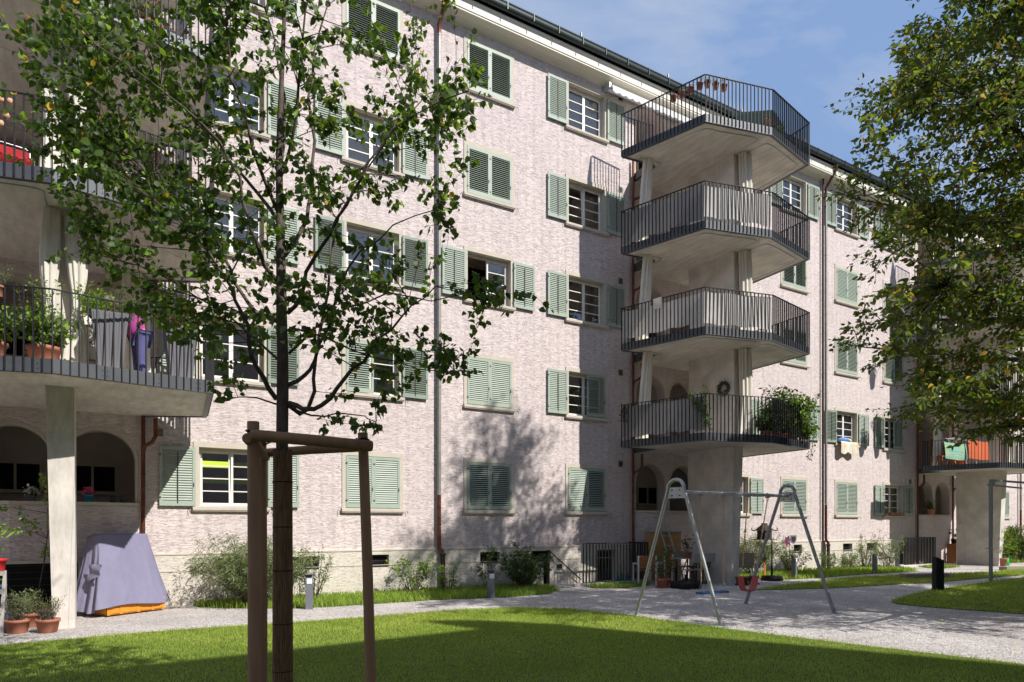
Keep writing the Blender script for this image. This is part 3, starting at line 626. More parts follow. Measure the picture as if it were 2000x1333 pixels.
# basement opening under the near loggia
q = MB(); q.box(-1.95,-.2,-.325,-.31,.15,1.0,0)
for z in np.linspace(.2,.95,7): q.box(-1.9,-.25,-.34,-.33,z,z+.02,1)
q.box(-2.05,-1.95,-.36,-.305,.1,1.06,2); q.box(-.2,-.1,-.36,-.305,.1,1.06,2); q.box(-1.95,-.2,-.36,-.305,1.0,1.06,2); q.build('basement_window', [M['black'], M['steel'], M['stone']], BLD)
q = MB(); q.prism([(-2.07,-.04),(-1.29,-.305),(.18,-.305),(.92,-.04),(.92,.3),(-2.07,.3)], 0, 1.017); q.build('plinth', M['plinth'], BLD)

# downpipes
def pipe(x, zs, m, r=.05, y=-.11):
    q = MB(); q.tube([(x,y,z) for z in zs], r, 12); 
    for z in np.arange(zs[0]+.5, zs[-1], 2.3): q.tube([(x,y,z),(x,y,z+.03)], r+.008, 12)
    return q.build('downpipe', m, BLD)
for x0 in (7.78, 24.42, 41.0):
    pipe(x0, [2.55,14.6], M['zinc']); pipe(x0, [1.25,2.54], M['copper'])
    q = MB(); q.tube([(x0,-.11,14.6),(x0,-.11,14.85),(x0+.02,-.2,15.02),(x0+.04,-.45,15.35),(x0+.04,-.53,15.5),(x0+.04,-.54,15.66)], .052, 12); q.build('downpipe', M['copper'], BLD)
    q = MB(); q.tube([(x0,-.11,1.26),(x0+.0,-.12,1.15),(x0+.08,-.16,1.05),(x0+.08,-.16,.95)], .052, 12); q.build('downpipe', M['copper'], BLD)
    q = MB(); q.tube([(x0+.08,-.16,0),(x0+.08,-.16,.98)], .062, 12); q.lathe([(.062,.94),(.078,.95),(.078,1.0),(.062,1.01)], (x0+.08,-.16,0)); q.build('downpipe', M['cast'], BLD)
for n in (0, 1, 2):
    for x0 in (.95+n*P, -2.1+n*P):
        pipe(x0, [0.0,13.2], M['copper'], .04, -.10)
        for k in range(4):
            zz = 4.02+k*FH; sx = 1 if x0 > cx else 1
            q = MB(); q.tube([(x0,-.10,zz-.75),(x0+.03,-.12,zz-.62),(x0+.16,-.22,zz-.55),(x0+.22,-.26,zz-.42),(x0+.22,-.26,zz-.05)], .042, 10); q.build('downpipe', M['copper'], BLD)
q = MB(); q.tube([(24.26,-.1,0),(24.26,-.1,15.2)], .032, 8); q.build('downpipe', M['cast'], BLD)

# ------------------------------------------------------------------ balconies (four storeys of each stack)
OUT = [(-2.05,0.0),(-2.12,-1.03),(-3.27,-.91),(-2.56,-3.47),(-.48,-4.0),(1.8,-3.55),(2.1,-.6),(.92,0.0)]
OUTG = [(x, y) for x, y in OUT]
def inset(poly, d):
    n = len(poly); res = []
    for i in range(n):
        p0, p1, p2 = Vector(poly[i-1]), Vector(poly[i]), Vector(poly[(i+1) % n])
        a, b = (p1-p0).normalized(), (p2-p1).normalized(); na, nb = Vector((-a.y,a.x)), Vector((-b.y,b.x))
        m = (na+nb); m = m/max(.25, m.length_squared)*2*d; res.append((p1.x+m.x, p1.y+m.y))
    return res
ins = inset(OUT, .016); ins[0] = (-2.04, 0); ins[-1] = (.9, 0)
slab = MB(); slab.prism(ins, 0.012, .2); SLAB = slab.mesh('slab', [M['concrete']])
path = [(-2.05,-.05)] + OUT[1:-1] + [(.98,-.04)]
rim = MB(); rail = MB(); bars = MB()
for i in range(len(path)-1):
    a, b = Vector((*path[i],0)), Vector((*path[i+1],0)); d = (b-a).normalized(); nrm = Vector((d.y,-d.x,0)); L_ = (b-a).length
    rim.obox((a+b)/2+Vector((0,0,.105)), d, nrm, (0,0,1), L_/2, .006, .105); rim.obox((a+b)/2-nrm*.035+Vector((0,0,-.003)), d, nrm, (0,0,1), L_/2, .04, .004)
    if 0 < i:
        A, B = a+nrm*.014, b+nrm*.014
        rail.bar(A+Vector((0,0,1.25)), B+Vector((0,0,1.25)), .045, .014)
        cnt = max(1, round(L_/.118))
        for j in range(cnt+(1 if i == len(path)-2 else 0)):
            p = A.lerp(B, j/cnt); bars.obox(p+Vector((0,0,.63)), d, nrm, (0,0,1), 0.007, .019, .615)
        for t in (.3, .62, .9):
            c = a.lerp(b, t)+nrm*.012
            for u in (-.035,.035):
                for zz in (.06,.14): rim.obox(c+d*u+Vector((0,0,zz)), d, nrm, (0,0,1), .006, .005, .006)
rail.v += []; n0 = len(rail.v)
rail.add(bars.v, bars.f)
RIM = rim.mesh('rim_plate', [M['rim']]); RAIL = rail.mesh('railing', [M['steel']])
tr = MB()
def track(pts):
    p = [Vector((x, y)) for x, y in pts]
    for _ in range(3):
        q = [p[0]]
        for i in range(len(p)-1): q += [p[i]*.75+p[i+1]*.25, p[i]*.25+p[i+1]*.75]
        q.append(p[-1]); p = q
    tr.tube([(v.x, v.y, .004) for v in p], .014, 6)
track([(-1.95,-.12),(-1.93,-1.25),(-2.2,-1.27),(-2.9,-1.15),(-2.85,-1.5),(-2.4,-3.0),(-2.28,-3.27),(-1.9,-3.32),(-.95,-3.62),(-.62,-3.66),(-.6,-3.4),(-.6,-2.95)])
track([(-.3,-2.95),(-.3,-3.4),(-.27,-3.66),(.1,-3.62),(1.2,-3.42),(1.55,-3.35),(1.62,-3.0),(1.8,-1.2),(1.84,-.75),(1.5,-.6)])
TRK = tr.mesh('curtain_track', [M['alu']])
cb = MB(); 
cb.add([(-.53,-2.6,0),(-.21,-2.6,0),(-.21,-.95,0),(-.53,-.95,0),(-.62,-2.78,4.03),(-.22,-2.78,4.03),(-.22,-.95,4.03),(-.60,-.95,4.03)], [(0,1,5,4),(1,2,6,5),(2,3,7,6),(3,0,4,7)])
for z in (1.05, 2.05, 3.05):
    t = z/4.03; cb.box(-.53-.09*t-.002, -.53-.09*t+.002, -2.6-.18*t+.01, -.96, z, z+.01, 1)
COLG = cb.mesh('column', [M['concrete'], M['inner_plaster']])
cu = MB(); cu.add([(-.62,-2.78,.2),(-.22,-2.78,.2),(-.22,-1.0,.2),(-.60,-1.0,.2),(-.62,-2.78,FH+.012),(-.22,-2.78,FH+.012),(-.22,-1.0,FH+.012),(-.60,-1.0,FH+.012)], [(0,1,5,4),(1,2,6,5),(2,3,7,6),(3,0,4,7)])
COLU = cu.mesh('column', [M['concrete']])
def gathered(pinch=.55, w0=.36, depth=.10, h=FH-.24, seed=0, bow=.05, sway=(0,0)):
    b = MB(); rg = random.Random(seed); ph = [rg.uniform(0,6.28) for _ in range(4)]
    def fn(u, v):
        k = 1-pinch*math.exp(-((v-.58)/.17)**2); a = u*2*math.pi; r = .5*w0*(.72+.28*v)*k; fold = 1+.20*math.sin(a*9+ph[0])+.10*math.sin(a*5+ph[1]+v*2)
        cx_ = bow*math.sin(v*math.pi)+sway[0]*v; return (cx_+r*fold*math.cos(a), sway[1]*v+depth*(.7+.3*k)*fold*math.sin(a), h*(1-v))
    b.grid(fn, 72, 26); return b.mesh('curtain', [M['drape']])
GC = [gathered(.5,.30,.10,seed=1,bow=-.04), gathered(.6,.32,.10,seed=2,bow=.05), gathered(.0,.36,.12,seed=3,bow=0,sway=(-.26,.0)), gathered(.12,.5,.13,seed=4,bow=.05)]
WHICH = {0:'near left', 1:'middle', 2:'far right'}; LEVEL = {0:'first floor', 1:'second floor', 2:'third floor', 3:'top floor'}
for n in (0, 1, 2):
    for k in range(4):
        z = 4.02+k*FH; o = tag(child('balcony', SLAB, BLD, (n*P, 0, z)), 'zigzag concrete balcony of the %s stack, %s' % (WHICH[n], LEVEL[k]))
        child('rim_plate', RIM, o); child('railing', RAIL, o)
        if k > 0: child('curtain_track', TRK, o)
        c = child('column', COLG if k == 0 else COLU, BLD, (n*P, 0, 0 if k == 0 else z-FH))
        if k == 0 or n == 0 and k == 3: continue
        # curtains drawn together at the column head and beside the wall, each hangs in the storey below slab k
        zz = z-FH+.23
        def cur(me, x, y, lab, grp='cream curtains gathered on the balconies'):
            ob = bpy.data.objects.new('curtain', me); COL.objects.link(ob); ob.location = (n*P+x, y, zz); tag(ob, lab, 'curtain', grp)
        lv = LEVEL[k-1]
        cur(GC[0] if n == 0 else GC[3], -.52 if n == 0 else -.34, -2.95, 'cream curtain tied at the column, %s, %s stack%s' % (lv, WHICH[n], ', left of the pair' if n == 0 else ''))
        if n == 0: cur(GC[1], -.22, -2.97, 'cream curtain tied at the column, %s, near left stack, right of the pair' % lv)
        else: cur(GC[2], -2.52, -1.22, 'cream curtain by the copper pipe, %s, %s stack' % (lv, WHICH[n]))
    if n == 0:
        pass
for k in (0, 1):
    ob = bpy.data.objects.new('curtain', GC[3]); COL.objects.link(ob); ob.location = (.75, -.5, 4.25+k*FH); tag(ob, 'cream curtain hanging near the wall behind the %s railing of the near left stack' % LEVEL[k], 'curtain', 'cream curtains gathered on the balconies')
ob = bpy.data.objects.new('curtain', GC[3]); COL.objects.link(ob); ob.location = (-.4, -2.97, 4.25+2*FH); tag(ob, 'cream curtain tied against the column, third floor of the near left balcony stack', 'curtain', 'cream curtains gathered on the balconies')

# rail beside the basement stairs, one at each repeat
def stair_rail(ox, label, near=True):
    q = MB(); y = -.92; xa, xb = 11.9+ox, 14.35+ox
    for x in np.arange(xa, xb+.01, .115): q.box(x-.007, x+.007, y-.02, y+.02, .1, 1.2)
    q.box(xa-.007, xb+.007, y-.024, y+.024, 1.2, 1.225); q.box(xa, xb, y-.02, y+.02, .09, .11)
    for yy in np.arange(y, -.1, .115): q.box(xb-.02, xb+.02, yy-.007, yy+.007, .1, 1.2)
    q.box(xb-.024, xb+.024, y+.02, -.07, 1.2, 1.225)
    r = tag(q.build('stair_railing', M['dark_iron'] if near else M['steel']), label, 'railing')
    c = MB(); c.box(xa-.35, xb+.1, y-.08, y+.06, 0, .095); c.build('kerb', M['concrete'], r)
    h = MB(); h.tube([(xa-.75,-.16,1.0),(xa-.68,-.16,1.02),(xa+.5,-.16,.12)], .018, 8); h.box(xa-.98,xa-.8,-.12,-.052,.78,.92); h.box(xa-.3,xa-.16,-.12,-.052,.48,.6); h.build('handrail', M['dark_iron'], r)
stair_rail(0, 'dark barred railing around the basement stairs left of the middle balcony')
stair_rail(P, 'pale grey barred railing around the basement stairs by the far balcony', False)

# awning above the loggia on the top storey of the middle stack, and one at the far stack
def awning(ox, label):
    q = MB(); x0, x1 = 13.35+ox, 17.9+ox
    q.box(x0, x0+.08, -.32, -.02, 14.98, 15.14, 1); q.box(x1-.08, x1, -.32, -.02, 14.98, 15.14, 1); q.tube([(x0+.08,-.12,15.05),(x1-.08,-.12,15.05)], .07, 10, 1)
    q.add([(x0+.05,-.15,15.12),(x1-.05,-.15,15.12),(x1-.05,-.42,15.0),(x0+.05,-.42,15.0)], [(0,1,2,3)])
    n = 17; N = n*8
    q.add([(x0+.05+(x1-x0-.1)*i/N, -.425, 15.005) for i in range(N+1)] + [(x0+.05+(x1-x0-.1)*i/N, -.43, 14.84-.05*abs(math.sin(i*math.pi/8))) for i in range(N+1)], [(i, i+1, N+2+i, N+1+i) for i in range(N)])
    tag(q.build('awning', [M['awning'], M['alu']]), label, 'awning')
awning(0, 'white scalloped awning under the eaves above the middle balcony stack')
awning(P, 'white scalloped awning under the eaves above the far right balcony stack')
# a block behind the viewer: its roof line shades the lawn
OB = tag(empty('opposite_building', (0,-40,0)), 'apartment block across the courtyard whose roof line shades the foreground lawn', 'building')
Hh = 14.0; SHD = [(-40,-6.9),(.0,-6.8),(5.55,-6.4),(5.05,-5.0),(6.0,-5.55),(6.85,-6.6),(7.67,-8.4),(8.45,-9.7),(9.8,-12.6),(11.2,-16),(11.2,-30),(-40,-30)]
foot = [(x+.45*Hh, y-Hh) for x, y in SHD]
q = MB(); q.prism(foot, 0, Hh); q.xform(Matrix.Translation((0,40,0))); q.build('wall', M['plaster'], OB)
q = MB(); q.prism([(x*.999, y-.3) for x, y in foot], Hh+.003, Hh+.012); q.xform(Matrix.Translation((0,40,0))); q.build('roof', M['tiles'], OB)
q = MB(); q.prism([(14,-4),(75,-4),(75,-14),(14,-14)], 0, 15.5); q.build('added_rear_wing', M['plaster'], OB)  # unseen wings, added to block sky light and deepen the shade
q = MB(); q.prism([(60,-3.9),(75,-3.9),(75,42),(60,42)], 0, 15.5); q.build('added_side_wing', M['plaster'], OB)
q = MB(); q.prism([(-34,18),(-24,18),(-24,42),(-34,42)], 0, 15.5); q.build('added_side_wing', M['plaster'], OB)
# ------------------------------------------------------------------ foliage tools
def leaves_object(name, pts, dirs, sizes, mats, mi, parent, fold=.35, asp=.8, narrow=False, curl=.12):
    """pts (n,3) leaf bases, dirs (n,3) leaf axes; each leaf is a folded heart/ellipse of six faces' worth of area"""
    n = len(pts); d = dirs/np.linalg.norm(dirs, axis=1, keepdims=True); rnd = NR.normal(size=(n,3)); s = np.cross(d, rnd); s /= np.linalg.norm(s, axis=1, keepdims=True)+1e-9
    up = np.cross(s, d); L = sizes[:,None]; W = L*asp*.5*NR.uniform(.75,1.15,(n,1)); fold = NR.uniform(-.05,.95,(n,1)); curl = NR.uniform(-.05,.5,(n,1))
    if narrow: prof = ((0,0),(.5,1),(1,0))
    else: prof = ((0,.25),(.28,1.0),(.66,.78),(1.0,0.0))
    V = []; m = len(prof)
    for t, wv in prof:
        c = pts + d*L*t - up*L*curl*t*t
        V.append(c); V.append(c + s*W*wv + up*W*wv*fold); V.append(c - s*W*wv + up*W*wv*fold)
    V = np.stack(V, 1); fs = []
    for i in range(m-1):
        a = 3*i; b = 3*(i+1); fs += [(a, a+1, b+1, b), (a, b, b+2, a+2)]
    fs = np.array(fs); Fc = (np.arange(n)[:,None,None]*(3*m)+fs[None]).reshape(-1,4); mm = np.repeat(mi, len(fs))
    o = bpy.data.objects.new(name, quads_mesh(name, V.reshape(-1,3), Fc, mats, mm)); COL.objects.link(o)
    if parent: o.parent = parent
    return o
def curve_pts(a, b, sag=.0, bow=.12, n=7, rg=RNG):
    a, b = Vector(a), Vector(b); L = (b-a).length; off = Vector((rg.gauss(0,1),rg.gauss(0,1),rg.gauss(0,1)))*L*bow*.5
    return [a.lerp(b, t) + off*math.sin(t*math.pi) + Vector((0,0,-sag*L*t*t + sag*L*t)) for t in [i/(n-1) for i in range(n)]]
def spray(pts, out, n, size, spread, t0=.25, rg=RNG, droop=.5, flat=.6):
    """leaves set along a twig"""
    N = len(pts)-1
    for i in range(n):
        t = t0+(1-t0)*rg.random()**.8; k = min(int(t*N), N-1); p = pts[k].lerp(pts[k+1], t*N-k); d = (pts[k+1]-pts[k]).normalized()
        q = Vector((rg.gauss(0,1),rg.gauss(0,1),rg.gauss(0,flat)))
        q = (q - d*q.dot(d)*.5).normalized(); st = q*spread*rg.uniform(.15,1); base = p+st
        ld = (d*.5+q*.7+Vector((0,0,-droop*rg.uniform(.4,1.4)))).normalized()
        out.append((base, ld, size*rg.uniform(.62,1.2)))
def finish_leaves(name, out, mats, weights, parent, **kw):
    P_ = np.array([o[0] for o in out]); D_ = np.array([o[1] for o in out]); S_ = np.array([o[2] for o in out])
    mi = NR.choice(len(mats), size=len(out), p=weights); return leaves_object(name, P_, D_, S_, mats, mi, parent, **kw)

# ------------------------------------------------------------------ young lime tree in front
TD = 5.8
T1 = tag(empty('young_tree', at_depth(552, 1359, TD) * 1.0), 'young leafy lime tree with dark slender trunk tied inside the round timber frame', 'tree')
base0 = at_depth(552, 1026, TD); T1.location = (base0.x, base0.y, 0)
OFF = Vector((base0.x, base0.y, 0))
def tp(px, py, dz=0.0): return at_depth(px, py, TD+dz) - OFF
trunk_px = [((552,1426),.060),((552,1300),.057),((551,1100),.054),((551,860),.050),((552,770),.050),((552,700),.047),((550,620),.045),((549,540),.041),((548,460),.036),((546,380),.031),((545,300),.027),((548,200),.022),((553,90),.018),((558,-40),.014),((560,-200),.010),((565,-380),.005)]
limbs = [[[(565,788,0),(592,802,-.05),(630,792,-.15),(662,760,-.25),(690,718,-.3),(722,690,-.35),(765,645,-.4),(805,600,-.45),(850,560,-.5)],.019],
 [[(563,792,0),(585,806,.1),(603,798,.15),(614,740,.25),(624,650,.4),(636,570,.5),(645,500,.55),(668,420,.6),(712,335,.65),(768,255,.7),(835,185,.75),(890,160,.8)],.017],
 [[(563,752,0),(597,738,.1),(620,705,.15),(640,640,.1),(660,560,0),(705,490,-.1),(770,440,-.2),(850,410,-.25)],.016],
 [[(540,780,0),(510,745,-.1),(492,700,-.2),(484,640,-.3),(462,590,-.35),(440,545,-.4),(408,490,-.45),(350,430,-.5),(300,390,-.55)],.018],
 [[(540,628,0),(503,612,.1),(472,575,.2),(452,530,.25),(428,480,.35),(380,425,.4),(310,370,.5),(255,310,.55),(190,240,.6)],.016],
 [[(540,548,0),(515,520,-.15),(503,470,-.25),(480,425,-.35),(463,350,-.45),(430,280,-.5),(365,215,-.6),(280,150,-.7),(190,90,-.8)],.016],
 [[(562,612,0),(588,585,-.1),(600,530,-.2),(628,480,-.3),(655,430,-.4),(690,375,-.5),(715,320,-.55),(765,255,-.6),(840,205,-.7),(915,178,-.8)],.015],
 [[(556,500,0),(598,430,.15),(606,370,.25),(612,280,.3),(604,190,.3),(612,100,.3),(640,10,.4),(660,-90,.5)],.016],
 [[(545,420,0),(512,340,-.15),(482,250,-.3),(452,150,-.4),(448,60,-.5),(436,-40,-.6)],.014],
 [[(547,350,0),(572,270,-.2),(585,170,-.3),(592,80,-.4),(604,-20,-.5),(620,-120,-.6)],.013],
 [[(547,440,0),(505,372,.2),(440,300,.4),(360,220,.55),(265,150,.7),(170,85,.85),(95,35,.95)],.014],
 [[(548,330,0),(560,240,.2),(545,130,.3),(520,20,.4),(505,-80,.5)],.012],
 [[(565,690,0),(610,640,.2),(680,600,.3),(760,575,.35),(840,590,.4),(930,570,.45)],.011],
 [[(540,700,0),(480,650,.2),(420,600,.3),(350,560,.4),(270,520,.5),(200,500,.55)],.010],
 [[(540,790,0),(500,775,-.05),(460,778,-.1),(430,782,-.15)],.007],
 [[(563,795,0),(610,812,-.05),(660,808,-.1),(710,815,-.1),(735,825,-.1)],.008],
 [[(565,640,0),(640,660,.1),(730,700,.2),(820,720,.2),(900,725,.2)],.008]]
tb = MB(); tb.tube([tp(x,y) for (x,y),r in trunk_px], [r for _,r in trunk_px], 16); tb.build('trunk', M['bark'], T1)
lb = MB(); nodes = []
for (x,y),r in trunk_px[5:]: nodes.append((tp(x,y), r, 0))
for pl_, r0 in limbs:
    pts = [tp(*p) for p in pl_]; q = []
    for i in range(len(pts)-1):
        for t in (0,.5): q.append(pts[i].lerp(pts[i+1], t) + Vector((RNG.gauss(0,.012),RNG.gauss(0,.012),RNG.gauss(0,.01)))*(1 if i or t else 0))
    q.append(pts[-1]); rs = [max(.0045, 1.2*r0*(1-i/len(q))**.75) for i in range(len(q))]
    lb.tube(q, rs, 8); nodes += [(q[i], rs[i], i/len(q)) for i in range(2, len(q))]
tips = [(50,25),(60,70),(40,135),(55,200),(40,255),(75,290),(95,360),(120,330),(130,70),(200,20),(60,-40),(150,-60),(165,490),(215,515),(240,470),(190,400),(300,590),(245,600),(310,640),(290,560),(360,600),(330,655),(420,700),(400,640),(430,770),(450,745),(300,440),(250,390),(940,170),(935,130),(900,215),(925,240),(870,280),(895,310),(840,350),(880,360),(865,400),(875,440),(830,470),(1018,575),(985,555),(955,590),(920,560),(930,600),(925,680),(900,715),(860,690),(870,740),(735,835),(700,830),(665,820),(740,780),(690,770),(800,740),(820,640),(780,520),(840,520),(700,540),(640,600),(600,640),(680,650),(500,640),(470,690),(620,180),(680,100),(740,60),(790,100),(730,200),(790,240),(660,260),(640,340),(700,20),(800,10),(850,-60),(640,-60),(580,120),(560,30),(500,100),(420,60),(360,20),(300,60),(240,100),(180,160),(140,220),(120,280),(160,330),(220,280),(290,230),(340,300),(400,340),(440,400),(340,380),(280,330),(250,220),(330,140),(420,180),(480,200),(380,90),(460,-30),(300,-60),(540,-120),(620,-200),(500,-220),(420,-150),(680,-150),(560,-300),(600,-420),(520,-380)]
poly = [(40,-120),(35,290),(100,390),(150,480),(230,520),(250,610),(330,660),(430,720),(470,640),(560,650),(640,640),(690,720),(800,760),(900,710),(860,640),(760,600),(780,560),(880,540),(850,470),(880,430),(860,360),(900,300),(930,180),(800,40),(820,-120)]
def inp(x, y):
    c = False; n = len(poly)
    for i in range(n):
        x1,y1 = poly[i]; x2,y2 = poly[(i+1)%n]
        if (y1>y)!=(y2>y) and x < (x2-x1)*(y-y1)/(y2-y1)+x1: c = not c
    return c
rt_ = random.Random(21)
while len(tips) < 500:
    x, y = rt_.uniform(30,930), rt_.uniform(-300,760)
    if inp(x, y) or (y < -110 and abs(x-540) < 330+y*.3):
        if x > 640 and rt_.random() < .40: continue
        if 380 < x < 640 and rt_.random() < .25: continue
        if 620 < x and y < 60 and rt_.random() < .5: continue
        tips.append((x, y))
out = []
for x, y in tips:
    edge = abs(x-500)/450; dz = rt_.gauss(0, .55)*(1-.5*min(1,edge))
    t = tp(x, y, dz); best = None; bd = 1e9
    for p, r, f in nodes:
        d = (t-p).length + max(0, (p.z-t.z))*.9 + (0.25 if r < .004 else 0)
        if d < bd: bd, best = d, (p, r)
    p, r = best; pts = curve_pts(p, t, sag=.10, bow=.16, n=8, rg=rt_); r1 = min(r*.7, .003+.004*bd)
    lb.tube(pts, [max(.0014, r1*(1-i/8)) for i in range(8)], 5)
    L = (t-p).length; spray(pts, out, int(9+14*min(L,1.1)), 00.060, .038, t0=.15 if L < .5 else .35, rg=rt_, droop=.75, flat=.7)
    for s_ in range(rt_.choice((1,2,3))):
        i = rt_.randint(3,6); a = pts[i]; dd = Vector((rt_.gauss(0,1),rt_.gauss(0,1),rt_.gauss(0,.6)-.1)).normalized()*rt_.uniform(.12,.34)+(t-p).normalized()*.12
        sp = curve_pts(a, a+dd, .05, .2, 5, rt_); lb.tube(sp, [.0022,.002,.0017,.0014,.001], 4); spray(sp, out, rt_.randint(5,9), .056, .035, .2, rt_, .75, .7)
lb.build('branches', M['bark'], T1)
finish_leaves('leaves', out, [M['leaf'], M['leaf_dark'], M['leaf_bright'], M['leaf_yellow']], [.50,.42,.07,.01], T1, asp=.92)
# reed mat wound round the trunk, with wire ties
rm = MB(); n = 26
for j in range(n):
    a = 2*math.pi*j/n; r = .072; x, y = r*math.cos(a), r*math.sin(a); z1 = 2.38+RNG.uniform(-.02,.01)
    rm.tube([(x*1.05,y*1.05,0),(x*1.02,y*1.02,1.2),(x*.96,y*.96,z1)], .0095*RNG.uniform(.85,1.1), 6)
o = rm.build('reed_mat', M['reed'], T1)
tm = MB()
for z in (.5,.9,1.35,1.72,2.1): tm.lathe([(.083,z),(.086,z+.004),(.083,z+.008)], n=20)
tm.build('wire_tie', M['black'], o)

# ------------------------------------------------------------------ timber frame round the trunk
FR = tag(empty('tree_stake_frame', OFF), 'triangular frame of round timber stakes and rails around the young tree', 'tree frame')
def post_at(px_top, px_bot, py_top, dz, nm='post', r=.048):
    a = at_depth(px_top, py_top, TD+dz)-OFF; k = (px_bot-1000)/F_PX; b = at_depth(px_bot, 1333, TD+dz)-OFF; d = (b-a); t = (a.z)/(a.z-b.z); g_ = a+d*t
    q = MB(); q.tube([g_-Vector((0,0,.0)), g_.lerp(a,.5)+Vector((.004,0,0)), a], [r*1.04, r, r*.95], 14); return q.build(nm, M['post_wood'], FR), a, g_
p1, A1, G1 = post_at(494.5, 496, 824, -.42); p2, A2, G2 = post_at(708.5, 724, 846, -.05, r=.044); p3, A3, G3 = post_at(512, 513, 862, .50, r=.040)
def rail_(a, b, r, m='post_wood'):
    q = MB(); a, b = Vector(a), Vector(b); q.tube([a, a.lerp(b,.02), a.lerp(b,.5)+Vector((0,0,.004)), a.lerp(b,.98), b], [r*.9, r, r, r, r*.9], 16); return q.build('rail', M[m], FR)
e1, e2 = at_depth(489, 850, TD-.53)-OFF, at_depth(727, 872, TD-.14)-OFF
rail_(e1, e2, .046)
e3 = at_depth(483, 856, TD-.50)-OFF; e4 = at_depth(519, 893, TD+.55)-OFF
rail_(e3, e4, .043)
rail_(at_depth(505, 886, TD+.52)-OFF, at_depth(716, 873, TD-.02)-OFF, .040)
st_ = MB()
for a, h in ((A1, -.075), (A2, -.055)):
    c = a+Vector((0,0,h)); st_.tube([(c.x+.052*math.cos(t), c.y+.052*math.sin(t), c.z+.006*math.sin(3*t)) for t in np.linspace(0,6.283,15)], .008, 6)
    st_.tube([c+Vector((.05,0,0)), c.lerp(Vector((0,0,c.z+.02)),.55), Vector((0,0,c.z-.03))], .007, 6)
for i in range(9):
    t = i/9; p = (A3+Vector((0,0,-.03))).lerp(Vector((-.03,0,A3.z-.02)), t); st_.tube([(p.x+.018*math.cos(u), p.y, p.z+.018*math.sin(u)) for u in np.linspace(0,6.283,9)], .005, 4)
st_.build('rubber_strap', M['rubber'], FR)

